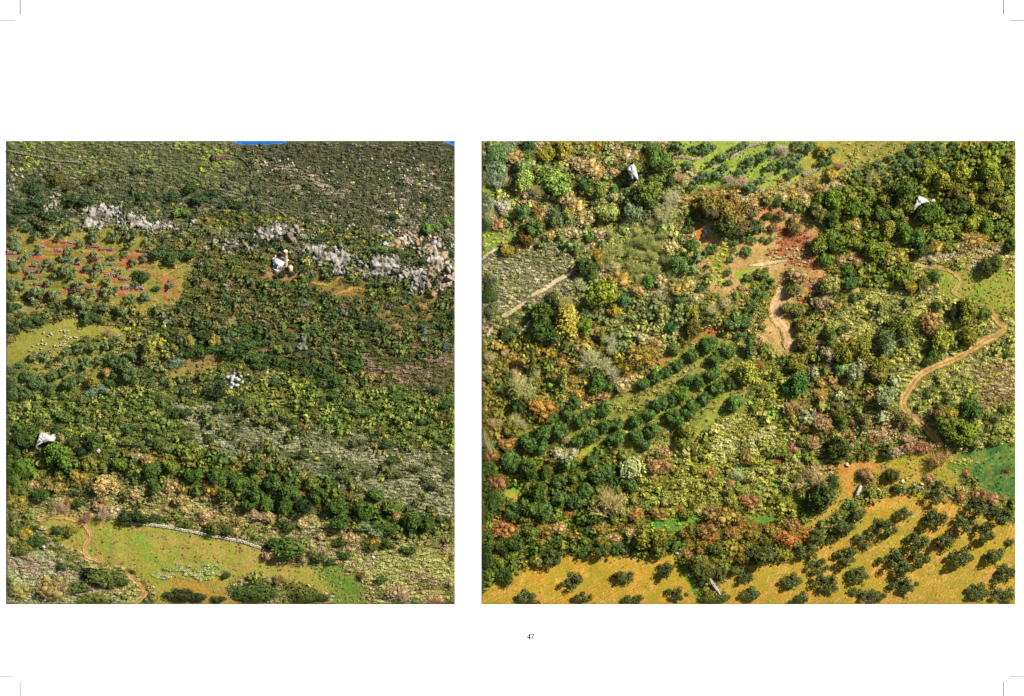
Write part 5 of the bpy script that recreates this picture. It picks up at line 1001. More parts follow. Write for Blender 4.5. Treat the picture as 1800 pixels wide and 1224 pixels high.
outline_rock('white_rock', [(1228, 1014), (1232, 1016), (1235, 1026), (1231, 1028), (1229, 1021)], .45, (246, 240, 230), 'short white slab left of the slanting stone ridge')
outline_rock('white_rock', [(1186, 971), (1195, 966), (1198, 970), (1192, 976), (1189, 974)], .4, (244, 238, 226), 'angular white rock at the corner of the left ochre field')
outline_rock('boulder', [(370, 282), (370, 275), (374, 271), (378, 275), (379, 283), (374, 284)], .9, (108, 88, 84), 'dark purplish boulder on the brow beside a tan wall')
WH = (236, 232, 222); GR = (196, 188, 176); GR2 = (176, 168, 154); OR = (200, 156, 116); SHD = (206, 198, 186)
add_rock(1608, 366, 14, 10, WH, 'small white rock at the foot of the broad sloping rock', 'white rocks', 'white_rock', 2)
add_rock(1640, 353, 12, 8, WH, 'small white rock just right of the broad sloping rock', 'white rocks', 'white_rock', 1)
add_rock(1697, 372, 8, 10, WH, 'small upright white rock under a dark tree', 'white rocks', 'white_rock', 4)
add_rock(1718, 386, 6, 6, WH, 'tiny white rock in the wood below the upright white rock', 'white rocks', 'white_rock', 4)
add_rock(92, 770, 16, 16, WH, 'white rock leaning on the pitted rock', 'white rocks', 'white_rock', 1)
add_rock(104, 770, 10, 9, WH, 'small white rock at the right end of the pitted rock', 'white rocks', 'white_rock', 6)
add_rock(172, 793, 10, 11, SHD, 'small bluish white rock shaded by a bush', 'white rocks', 'white_rock', 6)
add_rock(197, 809, 6, 6, WH, 'tiny white stone in the dark green band', 'white rocks', 'white_rock', 2)
add_rock(76, 961, 11, 9, (244, 232, 214), 'square white boulder on the slope below the looping track', 'white rocks', 'white_boulder', 7)
add_rock(1618, 511, 9, 8, (244, 232, 214), 'square white boulder left of the loop meadow', 'white rocks', 'white_boulder', 7)
add_rock(117, 939, 6, 6, (240, 216, 180), 'small cream boulder beside the looping track', 'white rocks', 'white_boulder', 3)
add_rock(656, 981, 8, 8, WH, 'white boulder among the sage shrubs', 'white rocks', 'white_boulder', 2)
add_rock(656, 990, 6, 6, WH, 'smaller white boulder touching the one above it among the sage shrubs', 'white rocks', 'white_boulder', 1)
add_rock(616, 994, 5, 4, WH, 'tiny pale stone at the head of the green strip', 'white rocks', 'white_rock', 1)
add_rock(638, 1024, 5, 4, WH, 'tiny white stone right of the green strip', 'white rocks', 'white_rock', 2)
add_rock(1503, 873, 5, 7, (206, 160, 120), 'small brown stone at the foot of the white slab', 'white rocks', 'field_stone', 4, .5)
for k, (x, y, w) in enumerate([(1485, 886, 4), (1495, 879, 4), (1480, 895, 3.5), (1467, 916, 3), (1545, 914, 3), (1490, 817, 9), (1494, 962, 3), (1420, 957, 3), (1370, 920, 4), (1586, 846, 10), (1620, 852, 8), (1593, 842, 6), (1140, 918, 4), (1402, 439, 6), (1382, 438, 5), (1345, 404, 8), (1433, 388, 7)]):
    add_rock(x, y, w, w * .9, (240, 222, 176) if k > 5 else WH, None, 'scattered pale stones', 'field_stone', k % 8)
for k in range(0):
    t = k / 10; add_rock(1245 + 22 * t, 1015 + 31 * t, 5.5, 6, (236, 222, 214), None, 'stones of the slanting white ridge', 'ridge_stone', k % 8, .3)
for k, (x, y, w, h) in enumerate([(1220, 999, 6, 6), (1196, 966, 6, 4), (1229, 978, 7, 5), (1235, 982, 5, 3), (1245, 1022, 3, 5), (895, 1007, 7, 6), (888, 1010, 5, 4), (1208, 959, 4, 3)]):
    add_rock(x, y, w, h, (240, 236, 226), None, 'white stones at the hedge between the two ochre fields', 'field_stone', k % 8, .3)
# clump of white blocks in the middle of the left block
for k, (x, y, w, h) in enumerate([(410, 664, 14, 13), (400, 661, 10, 12), (418, 668, 11, 10), (425, 672, 10, 9), (408, 675, 12, 10), (398, 674, 9, 9), (416, 678, 12, 8), (424, 662, 9, 8), (407, 681, 9, 7), (393, 663, 8, 9), (437, 661, 11, 8), (430, 666, 8, 5), (413, 657, 9, 6), (439, 673, 6, 4), (395, 680, 6, 5), (421, 655, 7, 5)]):
    add_rock(x, y, w, h, (236, 232, 226), None, 'white blocks of the rock clump in the mid slope', 'boulder', k % 8)
for k, (x, y, w, h) in enumerate([(1247, 402, 6, 10), (1240, 408, 7, 12), (1252, 408, 5, 9), (1258, 413, 5, 8), (1237, 414, 6, 6), (1266, 410, 5, 5)]):
    add_rock(x, y, w, h, (214, 214, 208), None, 'white rocks at the mouth of the dark hollow', 'cave_rock', k % 8)
for k, (x, y, w) in enumerate([(1656, 623, 6), (1664, 622, 7), (1673, 623, 7), (1546, 618, 7), (1704, 625, 4), (1683, 641, 4), (1740, 733, 5), (1752, 730, 4), (1468, 320, 5), (1473, 326, 6), (939, 421, 5), (942, 423, 5), (884, 420, 5), (912, 423, 5), (862, 262, 6), (900, 315, 12), (1120, 520, 4), (1140, 448, 5)]):
    add_rock(x, y, w, w * .8, (238, 228, 200), None, 'scattered pale stones', 'field_stone', k % 8)
# limestone bands
rr = np.random.RandomState(77)
def band(n, pts, thick, smin, smax, cols, grp, vert=1.4):
    sp = smooth(pts, 3)
    for _ in range(n):
        x, y = sp[rr.randint(len(sp))]; x += rr.uniform(-5, 5); y += rr.uniform(-1, 1) * thick
        if x > 796 or x < 14: continue
        w = rr.uniform(smin, smax); c = cols[rr.randint(len(cols))]
        add_rock(x, y, w * rr.uniform(.7, 1.5), w * rr.uniform(.7, vert), tuple(np.clip(np.array(c) * rr.uniform(.86, 1.12), 0, 255)), None, grp, 'limestone_rock', rr.randint(8), rr.uniform(-.5, .5), spiky=1)
band(24, [(172, 365), (185, 370), (200, 370), (212, 366)], 8, 5, 11, [GR, SHD], 'pale rocks of the upper left band')
band(20, [(150, 378), (160, 384), (175, 388), (182, 396), (170, 400), (200, 385)], 6, 5, 10, [GR, SHD, GR2], 'pale rocks of the upper left band')
band(30, [(215, 385), (235, 388), (260, 392), (285, 397), (300, 400)], 9, 5, 11, [GR, GR2, SHD], 'grey rocks right of the upper left band')
band(10, [(325, 395), (345, 385), (338, 390)], 6, 5, 9, [SHD, GR], 'grey rocks right of the upper left band')
band(6, [(296, 400), (305, 395), (300, 405)], 5, 4, 8, [OR], 'orange stained rocks of the upper left band')
band(16, [(75, 370), (85, 355), (95, 342), (105, 350)], 4, 4, 8, [SHD, (206, 184, 160)], 'pale rocks between dark trees at upper left')
band(10, [(78, 398), (90, 390), (100, 382), (112, 396)], 3, 4, 8, [SHD], 'pale rocks above the terraces')
band(44, [(380, 425), (400, 430), (425, 425), (440, 433), (450, 428)], 8, 5, 10, [GR, GR2, (178, 164, 144)], 'grey rocks at the left end of the scarp')
band(30, [(455, 412), (470, 405), (480, 400), (495, 408), (510, 405), (520, 398), (515, 415), (490, 418), (465, 420)], 9, 6, 13, [GR, GR2, (176, 156, 134), SHD], 'grey rocks of the high scarp left of centre', 1.8)
band(38, [(530, 425), (545, 440), (560, 448), (580, 456), (600, 455), (615, 460), (640, 465), (660, 468)], 15, 6, 13, [GR, GR2, SHD, (190, 176, 158)], 'grey rocks of the scarp beside the cottage', 1.7)
band(40, [(640, 458), (670, 470), (700, 475), (720, 480), (740, 490), (750, 505), (720, 490), (690, 462)], 14, 6, 13, [GR, GR2, SHD, (184, 172, 154)], 'grey rocks of the right half of the scarp', 1.7)
band(26, [(675, 418), (700, 420), (720, 418), (740, 420), (770, 425), (790, 430)], 12, 6, 12, [(216, 190, 164), (226, 206, 186), SHD, (220, 176, 140)], 'pale orange rocks of the upper right scarp', 1.6)
band(28, [(765, 435), (785, 445), (792, 465), (785, 485), (775, 500), (760, 510), (745, 480), (765, 460)], 14, 7, 14, [SHD, GR, (224, 186, 150), (230, 206, 180), (214, 172, 130)], 'pale rocks of the scarp at the right rim', 1.6)
band(12, [(622, 462), (632, 470), (628, 478), (715, 428), (712, 436)], 5, 5, 9, [OR, (222, 160, 110)], 'orange stained rocks of the scarp')
for n, poly_c, grp in ((30, (485, 292, 40, 14), 'small pale stones on the brow'), (110, (650, 320, 110, 42), 'small pale stones on the upper right slope'), (100, (745, 350, 52, 64), 'small pale stones near the upper right rim'),
                       (110, (660, 388, 110, 30), 'small pale stones above the scarp'), (90, (610, 436, 100, 26), 'small pale stones above the scarp'), (24, (40, 298, 34, 14), 'small pale stones at the upper left rim'), (16, (22, 325, 12, 22), 'small pale stones at the upper left rim'),
                       (16, (560, 395, 40, 14), 'small pale stones above the scarp'), (10, (500, 262, 220, 8), 'small pale stones on the brow')):
    cx, cy, rx, ry = poly_c
    for _ in range(n):
        w = rr.uniform(2.2, 6.2)
        x = cx + rr.uniform(-1, 1) * rx; y = cy + rr.uniform(-1, 1) * ry
        if x > 797 or y < 252: continue
        add_rock(x, y, w, w * rr.uniform(.7, 1.1), (226, 220, 200), None, grp, 'limestone_rock', rr.randint(8), spiky=1)
for _ in range(40):
    x = rr.uniform(860, 1000); y = rr.uniform(440, 540); w = rr.uniform(2, 5); add_rock(x, y, w, w * .7, (206, 196, 170), None, 'small pale stones on the grey slope', 'limestone_rock', rr.randint(8), spiky=1)

def orient(w_px, h_px, depth, tilt):
    """scale matrix in the frame of the slope"""
    c, s = math.cos(tilt), math.sin(tilt)
    U = EU * c + EV * s; Vv = -EU * s + EV * c
    return np.stack([U * w_px * S * .5, Vv * h_px * S * .5, EN * depth], 0)
ROCK_REC.sort(key=lambda r: -r[0] if r[6] is None else -1e9)
nrock = 0; restR = {'L': Acc(), 'R': Acc()}
for r in ROCK_REC:
    _, x, y, w, h, c, lab, grp, name, seed, tilt, depth, spiky = r
    tile = tile_of(x); seed = (seed or 0) % 8; d = depth or min(w, h) * S * .55
    n0 = float(hq(np.array(x), np.array(y), tile))
    if x - w / 2 < tile[0] + 30 or y + h / 2 > tile[3] - 24: d = min(d, .5)
    M = orient(w, h, d, tilt); ctr = W(np.array(x), np.array(y), n0 + d * .3)
    V, F = ROCKS[seed]
    xmax = x + w * .55 > tile[2] or x - w * .55 < tile[0] or y - h * .55 < tile[1]
    if nrock < 290 and not xmax:
        o = bpy.data.objects.new(name, ROCKM[seed]); COL.objects.link(o)
        o.matrix_world = Matrix([[*M[:, 0], ctr[0]], [*M[:, 1], ctr[1]], [*M[:, 2], ctr[2]], [0, 0, 0, 1]])
        o.color = (*gcol(c), 1)
        o['_rec'] = 1; o['label'] = lab or ''; o['category'] = 'rock'; o['group'] = grp or 'rocks'; del o['_rec']
        o['lx'] = float(x); o['ly'] = float(y)
        nrock += 1
    else:
        Vw = V @ M + ctr; Vw, Fs, _t = fit(Vw, [F], None, tile)
        if Fs: restR['L' if x < 823 else 'R'].add(Vw, Fs[0], gcol(c))
for k, a in restR.items():
    if a.V: link('loose_stones', a.mesh('loose_stones', M_ROCK), kind='stuff')['label'] = 'many small pale stones strewn over the slope'
# ------------------------------------------------------------------ cottage, kiln and sheep
def at(x, y, dn=0.0):
    tile = tile_of(x); return W(np.array(float(x)), np.array(float(y)), float(hq(np.array(float(x)), np.array(float(y)), tile)) + dn)
def poly_mesh(name, quads, mat):
    V = np.array([v for q in quads for v in q], float); A_ = Acc(); i = 0
    for q in quads:
        n = len(q); A_.add(np.array(q, float), np.array([list(range(n))])) if n in (3, 4) else None
    V = []; F3 = []; F4 = []; 
    for q in quads:
        b = len(V); V += list(q); (F3 if len(q) == 3 else F4).append([b + j for j in range(len(q))])
    return mesh_np(name, np.array(V, float), [np.array(F) for F in (F3, F4) if F], mat)
cot = bpy.data.objects.new('cottage', None); COL.objects.link(cot)
tag(cot, 'small white cottage with a bright blue porch front on the slope', 'cottage')
p = at(489, 476, .9); cot.location = Vector(p); cot.rotation_euler = (0, 0, math.radians(41))
LX, LY, HW, HR = 3.5, 4.4, 1.75, 2.45
M_ROOF = flat_mat('pale_roof', (0.78, 0.74, 0.66), .9, .1)
M_BASE = flat_mat('stone_base', (0.26, 0.15, 0.09), .95, .3)
def bx(name, x0, x1, y0, y1, z0, z1, mat, parent=cot):
    V, F = boxv((x0 + x1) / 2, (y0 + y1) / 2, (z0 + z1) / 2, x1 - x0, y1 - y0, z1 - z0); return link(name, mesh_np(name, V, F, mat), parent)
def slab(name, a, b, c, d, t, mat, parent):
    a, b, c, d = map(lambda v: np.array(v, float), (a, b, c, d)); n = np.cross(b - a, d - a); n /= np.linalg.norm(n)
    V = np.array([a, b, c, d, a + n * t, b + n * t, c + n * t, d + n * t])
    F = np.array([[3, 2, 1, 0], [4, 5, 6, 7], [0, 1, 5, 4], [1, 2, 6, 5], [2, 3, 7, 6], [3, 0, 4, 7]])
    return link(name, mesh_np(name, V, F, mat), parent)
bx('wall', 0.25, LX, 0, LY, 0.0, HW, M_WHITE)
bx('foundation', -.3, LX - .05, .05, LY - .05, -2.6, -0.145, M_BASE)
bx('terrace', -.45, .24, -.1, LY + .1, -.14, .06, M_WHITE)
link('gable', poly_mesh('gable', [[(.25, 0, HW), (.25, LY / 2, HR), (.25, LY, HW)], [(LX, 0, HW), (LX, LY, HW), (LX, LY / 2, HR)]], M_WHITE), cot)
slab('roof', (.1, -.2, HW - .1), (LX + .12, -.2, HW - .1), (LX + .12, LY / 2, HR), (.1, LY / 2, HR), .1, M_ROOF, cot)
slab('roof', (LX + .12, LY + .2, HW - .1), (.1, LY + .2, HW - .1), (.1, LY / 2, HR), (LX + .12, LY / 2, HR), .1, M_ROOF, cot)
bx('chimney', 1.0, 1.4, 2.2, 2.6, HR - .3, HR + .45, M_WHITE)
for k in range(3):
    f = bx('porch_panel', .17, .25, .12 + k * 1.4, 1.32 + k * 1.4, .08, 1.6, M_BLUE)
    bx('door' if k == 1 else 'pane', .13, .168, .5 + k * 1.4, .8 + k * 1.4, .1 if k == 1 else .6, 1.25, flat_mat('deep_blue', (.02, .05, .25), .5, .1), f)
for k in range(4): bx('porch_post', -.25, -.13, .0 + k * 1.42, .11 + k * 1.42, .06, 1.5, M_WHITE)
w_ = bx('window', 1.75, 2.35, -.06, .0, .45, 1.0, M_DARK); bx('sill', 1.7, 2.4, -.12, -.002, .38, .447, M_WHITE, w_)
w_ = bx('window', .7, 1.05, -.06, .0, .5, .95, M_DARK); bx('sill', .65, 1.1, -.12, -.002, .43, .497, M_WHITE, w_)
kiln = bpy.data.objects.new('round_tower', None); COL.objects.link(kiln); kiln.location = Vector(at(502.5, 460, .5))
tag(kiln, 'slender round tower with an orange band standing behind the white cottage', 'tower')
A_ = Acc(); A_.add(*tube([0, 0, -1.5], [0, 0, 2.3], .55, .5, 14)); link('shaft', A_.mesh('shaft', M_PLASTER), kiln)
A_ = Acc(); A_.add(*tube([0, 0, 2.3], [0, 0, 3.3], .53, .50, 14)); link('brick_band', A_.mesh('brick_band', M_BRICK), kiln)
A_ = Acc(); A_.add(*tube([0, 0, 3.3], [0, 0, 3.6], .52, .5, 14)); A_.add(*tube([0, 0, 3.6], [0, 0, 3.7], .5, .05, 14)); link('cap', A_.mesh('cap', M_WHITE), kiln)
ann = bpy.data.objects.new('annex', None); COL.objects.link(ann); ann.location = Vector(at(511, 472, .6)); ann.rotation_euler = (0, 0, math.radians(41)); ann.scale = (.75, .75, .75)
tag(ann, 'low brown lean-to shed right of the white cottage', 'shed')
bx('wall', -.65, .65, -.5, .5, -1.7, .5, M_PLASTER, ann); slab('roof', (-.8, -.65, .5), (.8, -.65, .45), (.8, .65, .85), (-.8, .65, .9), .1, M_PLASTER, ann)
KEEP.append((np.array([(480, 470), (490, 468), (500, 466), (502, 455), (510, 472)]), 10))

sheep_px = [(597, 990), (633, 985), (637, 1003), (675, 992), (412, 1007), (490, 1017), (497, 1032), (463, 1045), (640, 1045), (678, 1078), (697, 1060), (707, 1066), (740, 1055), (765, 1062), (397, 1092), (352, 1135), (393, 1130), (435, 1125), (430, 1140), (642, 1107), (632, 1132), (613, 1150), (585, 1145), (562, 1155), (530, 1150), (690, 1158), (297, 1155), (380, 1183)]
def sheep_meshes():
    V = ICO2 * [.34, .17, .18] + [0, 0, .3]; V *= 1 + .06 * (np.random.RandomState(2).rand(len(V), 1) - .5)
    A_ = Acc(); A_.add(V, ICO2F); body = A_.mesh('fleece', M_WOOL)
    A_ = Acc(); A_.add(ICO1 * [.12, .07, .08] + [.4, 0, .36], ICO1F); A_.add(ICO1 * [.03, .07, .02] + [.34, 0, .42], ICO1F); head = A_.mesh('head', M_WOOL)
    legs = []
    for sx in (-.2, .2):
        for sy in (-.09, .09):
            A_ = Acc(); A_.add(*tube([sx, sy, .2], [sx, sy, -.08], .035, .025, 5)); legs.append(A_.mesh('leg', M_HEAD))
    return body, head, legs
SB = sheep_meshes()
sh = []
for k, (cx, cy) in enumerate(sheep_px):
    x = 10 + cx / 6.12; y = 420 + cy / 6.12
    o = bpy.data.objects.new('sheep', None); COL.objects.link(o)
    o.location = Vector(at(x, y + 1.4, .12)); o.rotation_euler = (0, 0, [0.3, 2.8, -.5, 3.4, .9][k % 5]); o.scale = (.9, .9, .9)
    link('fleece', SB[0], o); link('head', SB[1], o)
    for m in SB[2]: link('leg', m, o)
    o['lx'] = x; o['ly'] = y; o['category'] = 'sheep'; o['group'] = 'sheep grazing on the pasture'; o['label'] = ''
    sh.append((x, y, o))

# ------------------------------------------------------------------ individual plants
tol = {}
recs = []                                            # kind, x, y, width, colour, hf
occ = {}
def cell(x, y): return (int(x // 16), int(y // 16))
def busy(x, y, r, f=0.62):
    cx, cy = cell(x, y)
    for i in range(cx - 3, cx + 4):
        for j in range(cy - 3, cy + 4):
            for (a, b, q) in occ.get((i, j), ()):
                if (a - x) ** 2 + ((b - y) * 1.15) ** 2 < ((q + r) * f) ** 2: return True
    for pts, hw in KEEP:
        if abs(pts[0][0] - x) > 260: continue
        d = np.min((pts[:, 0] - x) ** 2 + (pts[:, 1] - (y + r * .2)) ** 2)
        if d < (hw + r * .8) ** 2: return True
    return False
def put(x, y, r): occ.setdefault(cell(x, y), []).append((x, y, r))
for k, x, y, w, c, hf in HAND:
    tile = tile_of(x)
    if not (tile[0] - 2 < x < tile[2] + 2 and tile[1] < y < tile[3] + 6): continue
    recs.append((k, x, y, w, c, hf, 1)); put(x, y, w / 2)
for (x, y, w) in [(1111, 302, 22), (1615, 357, 34), (82, 771, 34), (410, 668, 44), (172, 793, 10), (1697, 372, 10), (76, 961, 12), (1618, 511, 10), (1255, 1030, 20), (489, 470, 36), (502, 450, 14), (1509, 861, 14), (1656, 623, 14), (1247, 408, 22), (656, 985, 10)]:
    put(x, y, w / 2)
rp = np.random.RandomState(33)
def pick(pal):
    w = np.array([p[0] for p in pal], float); i = rp.choice(len(pal), p=w / w.sum()); return pal[i][1]
for key, zones in (('L', ZL), ('R', ZR)):
    tile = TL if key == 'L' else TR
    for z in zones:
        for (kind, sp, (a, b), pal) in z['trees']:
            xs = [p[0] for p in z['poly']]; ys = [p[1] for p in z['poly']]
            x0, x1 = max(min(xs), tile[0]), min(max(xs), tile[2]); y0, y1 = max(min(ys), tile[1] + 4), min(max(ys), tile[3])
            n = int((x1 - x0) * (y1 - y0) / sp ** 2 * 2.3)
            for _ in range(n):
                x = rp.uniform(x0, x1); y = rp.uniform(y0, y1)
                if zone_at(x, y) is not z: continue
                w = rp.uniform(a, b) * (1 if key == 'R' or y > 600 else .62 + .38 * (y - 248) / 352)
                if busy(x, y, w / 2): continue
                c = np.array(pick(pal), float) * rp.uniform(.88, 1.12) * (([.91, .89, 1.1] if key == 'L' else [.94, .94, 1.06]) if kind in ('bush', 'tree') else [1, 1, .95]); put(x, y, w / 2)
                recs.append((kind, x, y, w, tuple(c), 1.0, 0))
NAME = {'tree': 'evergreen_tree', 'bush': 'evergreen_bush', 'olive': 'olive_tree', 'dome': 'twiggy_shrub', 'bare': 'bare_tree', 'peach': 'autumn_tree', 'cypress': 'cypress_tree', 'tiered': 'tall_conifer', 'willow': 'drooping_tree', 'euph': 'spurge_bush'}
CATG = {'tree': 'tree', 'bush': 'bush', 'olive': 'olive tree', 'dome': 'shrub', 'bare': 'bare tree', 'peach': 'autumn tree', 'cypress': 'cypress', 'tiered': 'conifer', 'willow': 'tree', 'euph': 'spurge bush'}
NOUN = {'tree': 'round-crowned tree', 'bush': 'evergreen bush', 'olive': 'olive tree', 'dome': 'twiggy shrub', 'bare': 'leafless tree', 'peach': 'autumn-leaved tree', 'cypress': 'narrow cypress', 'tiered': 'tall conifer with layered golden sprays', 'willow': 'drooping grey-green tree', 'euph': 'spurge cushion'}
bykind = {}
for r in recs: bykind.setdefault(r[0], []).append(r)
indiv = []; mass = []
for k, rs_ in bykind.items():
    rs_.sort(key=lambda r: -(r[3] + (18 if r[6] else 0)))
    indiv += rs_[:298]; mass += rs_[298:]
print('individual plants', {k: len(v) for k, v in bykind.items()}, 'massed', len(mass))
PLANTS = []
HASTRUNK = ('tree', 'olive', 'bare', 'peach', 'cypress', 'tiered', 'willow')
for q, (kind, x, y, w, c, hf, hand) in enumerate(indiv):
    tile = tile_of(x); pr = PROTO[kind]; v = q % len(pr['mesh']); R_ = w * S * .5
    sc = np.array([R_, R_ * rp.uniform(.85, 1.1), R_ * hf * rp.uniform(.9, 1.08)])
    if kind == 'olive': sc *= 1.05
    if kind == 'tree': sc[2] *= 1.05 if x > 823 else .84
    if kind == 'bush' and x < 823: sc = sc * [1.22, .95, .72]; ang0 = 1
    if kind == 'dome': sc = sc * [rp.uniform(.9, 1.25), rp.uniform(.85, 1.15), rp.uniform(.8, 1.05)]
    if kind == 'cypress': sc = np.array([R_ * 1.7, R_ * 1.7, R_ * 1.85 * hf])
    if kind == 'bare': sc[2] *= 1.3
    zc = pr['zc'] * sc[2]
    yb = y + zc * CA / S                                 # where the foot stands on the slope
    ybc = min(yb, tile[3] - .5)
    n0 = float(hq(np.array(float(np.clip(x, *tile[::2]))), np.array(ybc), tile))
    base = W(np.array(float(x)), np.array(yb), n0)
    # the crown should sit above the ground under it: lift by the relief difference
    ang = rp.uniform(0, 2 * math.pi)
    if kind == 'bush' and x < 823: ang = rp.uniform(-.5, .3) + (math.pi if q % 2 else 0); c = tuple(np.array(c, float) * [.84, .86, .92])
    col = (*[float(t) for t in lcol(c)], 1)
    edge = near_edge(x, y, w / 2, tile)
    if edge:
        V, F, T = pr['arr'][v]
        Vw = rotz(V, ang) * sc + base
        Vw, F, T = fit(Vw, F, T, tile)
        if not F: continue
        cm = mesh_np(kind + '_crown', Vw, F, pr['mat'], T)
    else: cm = pr['mesh'][v]
    if kind in HASTRUNK and w > 11:
        root = bpy.data.objects.new(NAME[kind], None); COL.objects.link(root)
        if not edge:
            root.location = Vector(base); root.rotation_euler = (0, 0, ang); root.scale = Vector(sc)
        cr = link('branches' if kind == 'bare' else 'crown', cm, root); cr.color = col
        tv = q % len(TR_MESH[kind])
        if edge:
            V, F, T = TR_ARR[kind][tv]; Vw = rotz(V, ang) * sc + base; Vw, F, T = fit(Vw, F, T, tile)
            if F: link('trunk', mesh_np('trunk', Vw, F, TR_MESH[kind][tv].materials[0], T), root)
        else: link('trunk', TR_MESH[kind][tv], root)
    else:
        root = link(NAME[kind], cm); root.color = col
        if not edge: root.location = Vector(base); root.rotation_euler = (0, 0, ang); root.scale = Vector(sc)
    PLANTS.append((kind, x, y, w, c, root))

# ------------------------------------------------------------------ massed low cover
def scatter_cover(key, zones):
    tile = TL if key == 'L' else TR
    rc = np.random.RandomState(5 if key == 'L' else 6)
    idx, gx, gy = IDX[key]
    accs = {'low_scrub': Acc(), 'grass_tufts': Acc()}
    def place(proto_, x, y, r, flat, colr, acc, wide=1.0):
        V, F, T = proto_
        a = rc.uniform(0, 6.28); rr_ = r * S
        n0 = hq(np.array(x), np.array(y + r * .25), tile)
        Vw = rotz(V, a) * [rr_ * wide * rc.uniform(.9, 1.25), rr_ * rc.uniform(.8, 1.1), rr_ * flat * 1.5] + W(np.array(x), np.array(y + r * .3), float(n0))
        Vw, F, T = fit(Vw, F, T, tile)
        tone = T * colr
        for f in F: 
            acc_F.append(f + acc.n) if False else None
        if not F: return
        base_n = acc.n
        acc.V.append(Vw); acc.T.append(tone); acc.n += len(Vw)
        for f in F: (acc.F3 if f.shape[1] == 3 else acc.F4).append(f + base_n)
    for (kind, x, y, w, c, hf, hand) in mass:
        if (x < 823) != (key == 'L'): continue
        place(CUSH[rc.randint(10)], x, y, w / 2, .8, lcol(c), accs['low_scrub'])
    cnt = 0
    for z in zones:
        if not z['cover']: continue
        sp, (a, b), pal, flat = z['cover']
        xs = [p[0] for p in z['poly']]; ys = [p[1] for p in z['poly']]
        x0, x1 = max(min(xs), tile[0]), min(max(xs), tile[2]); y0, y1 = max(min(ys), tile[1] + 1), min(max(ys), tile[3])
        n = int((x1 - x0) * (y1 - y0) / sp ** 2 * 2.3)
        small = b <= 5.0
        pw = np.array([p[0] for p in pal], float); pw /= pw.sum(); pc = [lcol(p[1]) for p in pal]
        X = rc.uniform(x0, x1, n); Y = rc.uniform(y0, y1, n)
        ii = ((X - gx[0]) / (gx[1] - gx[0])).astype(int).clip(0, len(gx) - 1); jj = ((Y - gy[0]) / (gy[1] - gy[0])).astype(int).clip(0, len(gy) - 1)
        ok = np.array([zones[k] is z for k in idx[jj, ii]])
        # patchy: colours follow a slow noise so that neighbours form clumps
        sk_ = -.35 if key == 'L' else .3
        fn = fbm(X * .5, (Y + sk_ * X) * 1.5, 26, 3, 90)
        for x, y, f_ in zip(X[ok], Y[ok], fn[ok]):
            r = rc.uniform(a, b) / 2
            if blocked(x, y, r): continue
            t = np.clip((f_ - .3) / .4 + rc.uniform(-.35, .35), 0, .999); k = int(np.searchsorted(np.cumsum(pw), t))
            k = min(k, len(pc) - 1)
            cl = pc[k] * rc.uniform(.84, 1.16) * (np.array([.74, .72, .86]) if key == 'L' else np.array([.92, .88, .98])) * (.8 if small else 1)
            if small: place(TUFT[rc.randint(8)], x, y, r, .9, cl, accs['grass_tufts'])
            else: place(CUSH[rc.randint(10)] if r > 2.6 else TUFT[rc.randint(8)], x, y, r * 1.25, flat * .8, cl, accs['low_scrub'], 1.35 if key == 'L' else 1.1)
            cnt += 1
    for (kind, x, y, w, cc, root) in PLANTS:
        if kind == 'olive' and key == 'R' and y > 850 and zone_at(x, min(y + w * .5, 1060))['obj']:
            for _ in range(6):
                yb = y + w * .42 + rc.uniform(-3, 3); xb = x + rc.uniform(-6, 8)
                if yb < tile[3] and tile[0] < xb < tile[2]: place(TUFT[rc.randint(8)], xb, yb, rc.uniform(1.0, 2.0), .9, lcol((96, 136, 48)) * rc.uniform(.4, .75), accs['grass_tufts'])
    for nm, a in accs.items():
        if a.V:
            o = link(nm, a.mesh(nm, M_LEAF), kind='stuff'); o.color = (1, 1, 1, 1)
            o['label'] = 'dense low scrub covering the slope' if nm == 'low_scrub' else 'tufts of grass and weeds over the open fields'
    print('cover', key, cnt, {k: sum(map(len, a.F3)) + 2 * sum(map(len, a.F4)) for k, a in accs.items()})
KP = [(p, h) for p, h in KEEP]
# a raster of what must stay clear
BL = np.zeros((1224, 1800), bool); yy_, xx_ = np.mgrid[0:1224, 0:1800]
for pts, hw in KP:
    for (px, py) in pts:
        x0, x1 = int(max(px - hw - 1, 0)), int(px + hw + 2); y0, y1 = int(max(py - hw - 1, 0)), int(py + hw + 2)
        sub = (xx_[y0:y1, x0:x1] - px) ** 2 + (yy_[y0:y1, x0:x1] - py) ** 2 < (hw + .8) ** 2
        BL[y0:y1, x0:x1] |= sub
for r in ROCK_REC:
    _, x, y, w, h = r[:5]
    if w * h > 16 and r[6] is not None or w * h > 110:
        x0, x1 = int(max(x - w / 2, 0)), int(x + w / 2 + 1); y0, y1 = int(y - h / 2), int(y + h * .55 + 1)
        BL[y0:y1, x0:x1] = True
for (x, y, o) in sh: BL[int(y) - 3:int(y) + 4, int(x) - 4:int(x) + 5] = True
for k, pts in ((0, [(403, 246), (512, 246), (508, 252), (490, 254.5), (460, 256.5), (430, 256.5), (412, 254)]), (1, [(768, 246), (800, 246), (800, 260)])):
    BL[inpoly(xx_.astype(float), yy_.astype(float), pts)] = True
def blocked(x, y, r):
    return BL[int(min(max(y + r * .3, 0), 1223)), int(min(max(x, 0), 1799))] or BL[int(min(max(y - r * .4, 0), 1223)), int(min(max(x, 0), 1799))]
scatter_cover('L', ZL); scatter_cover('R', ZR)

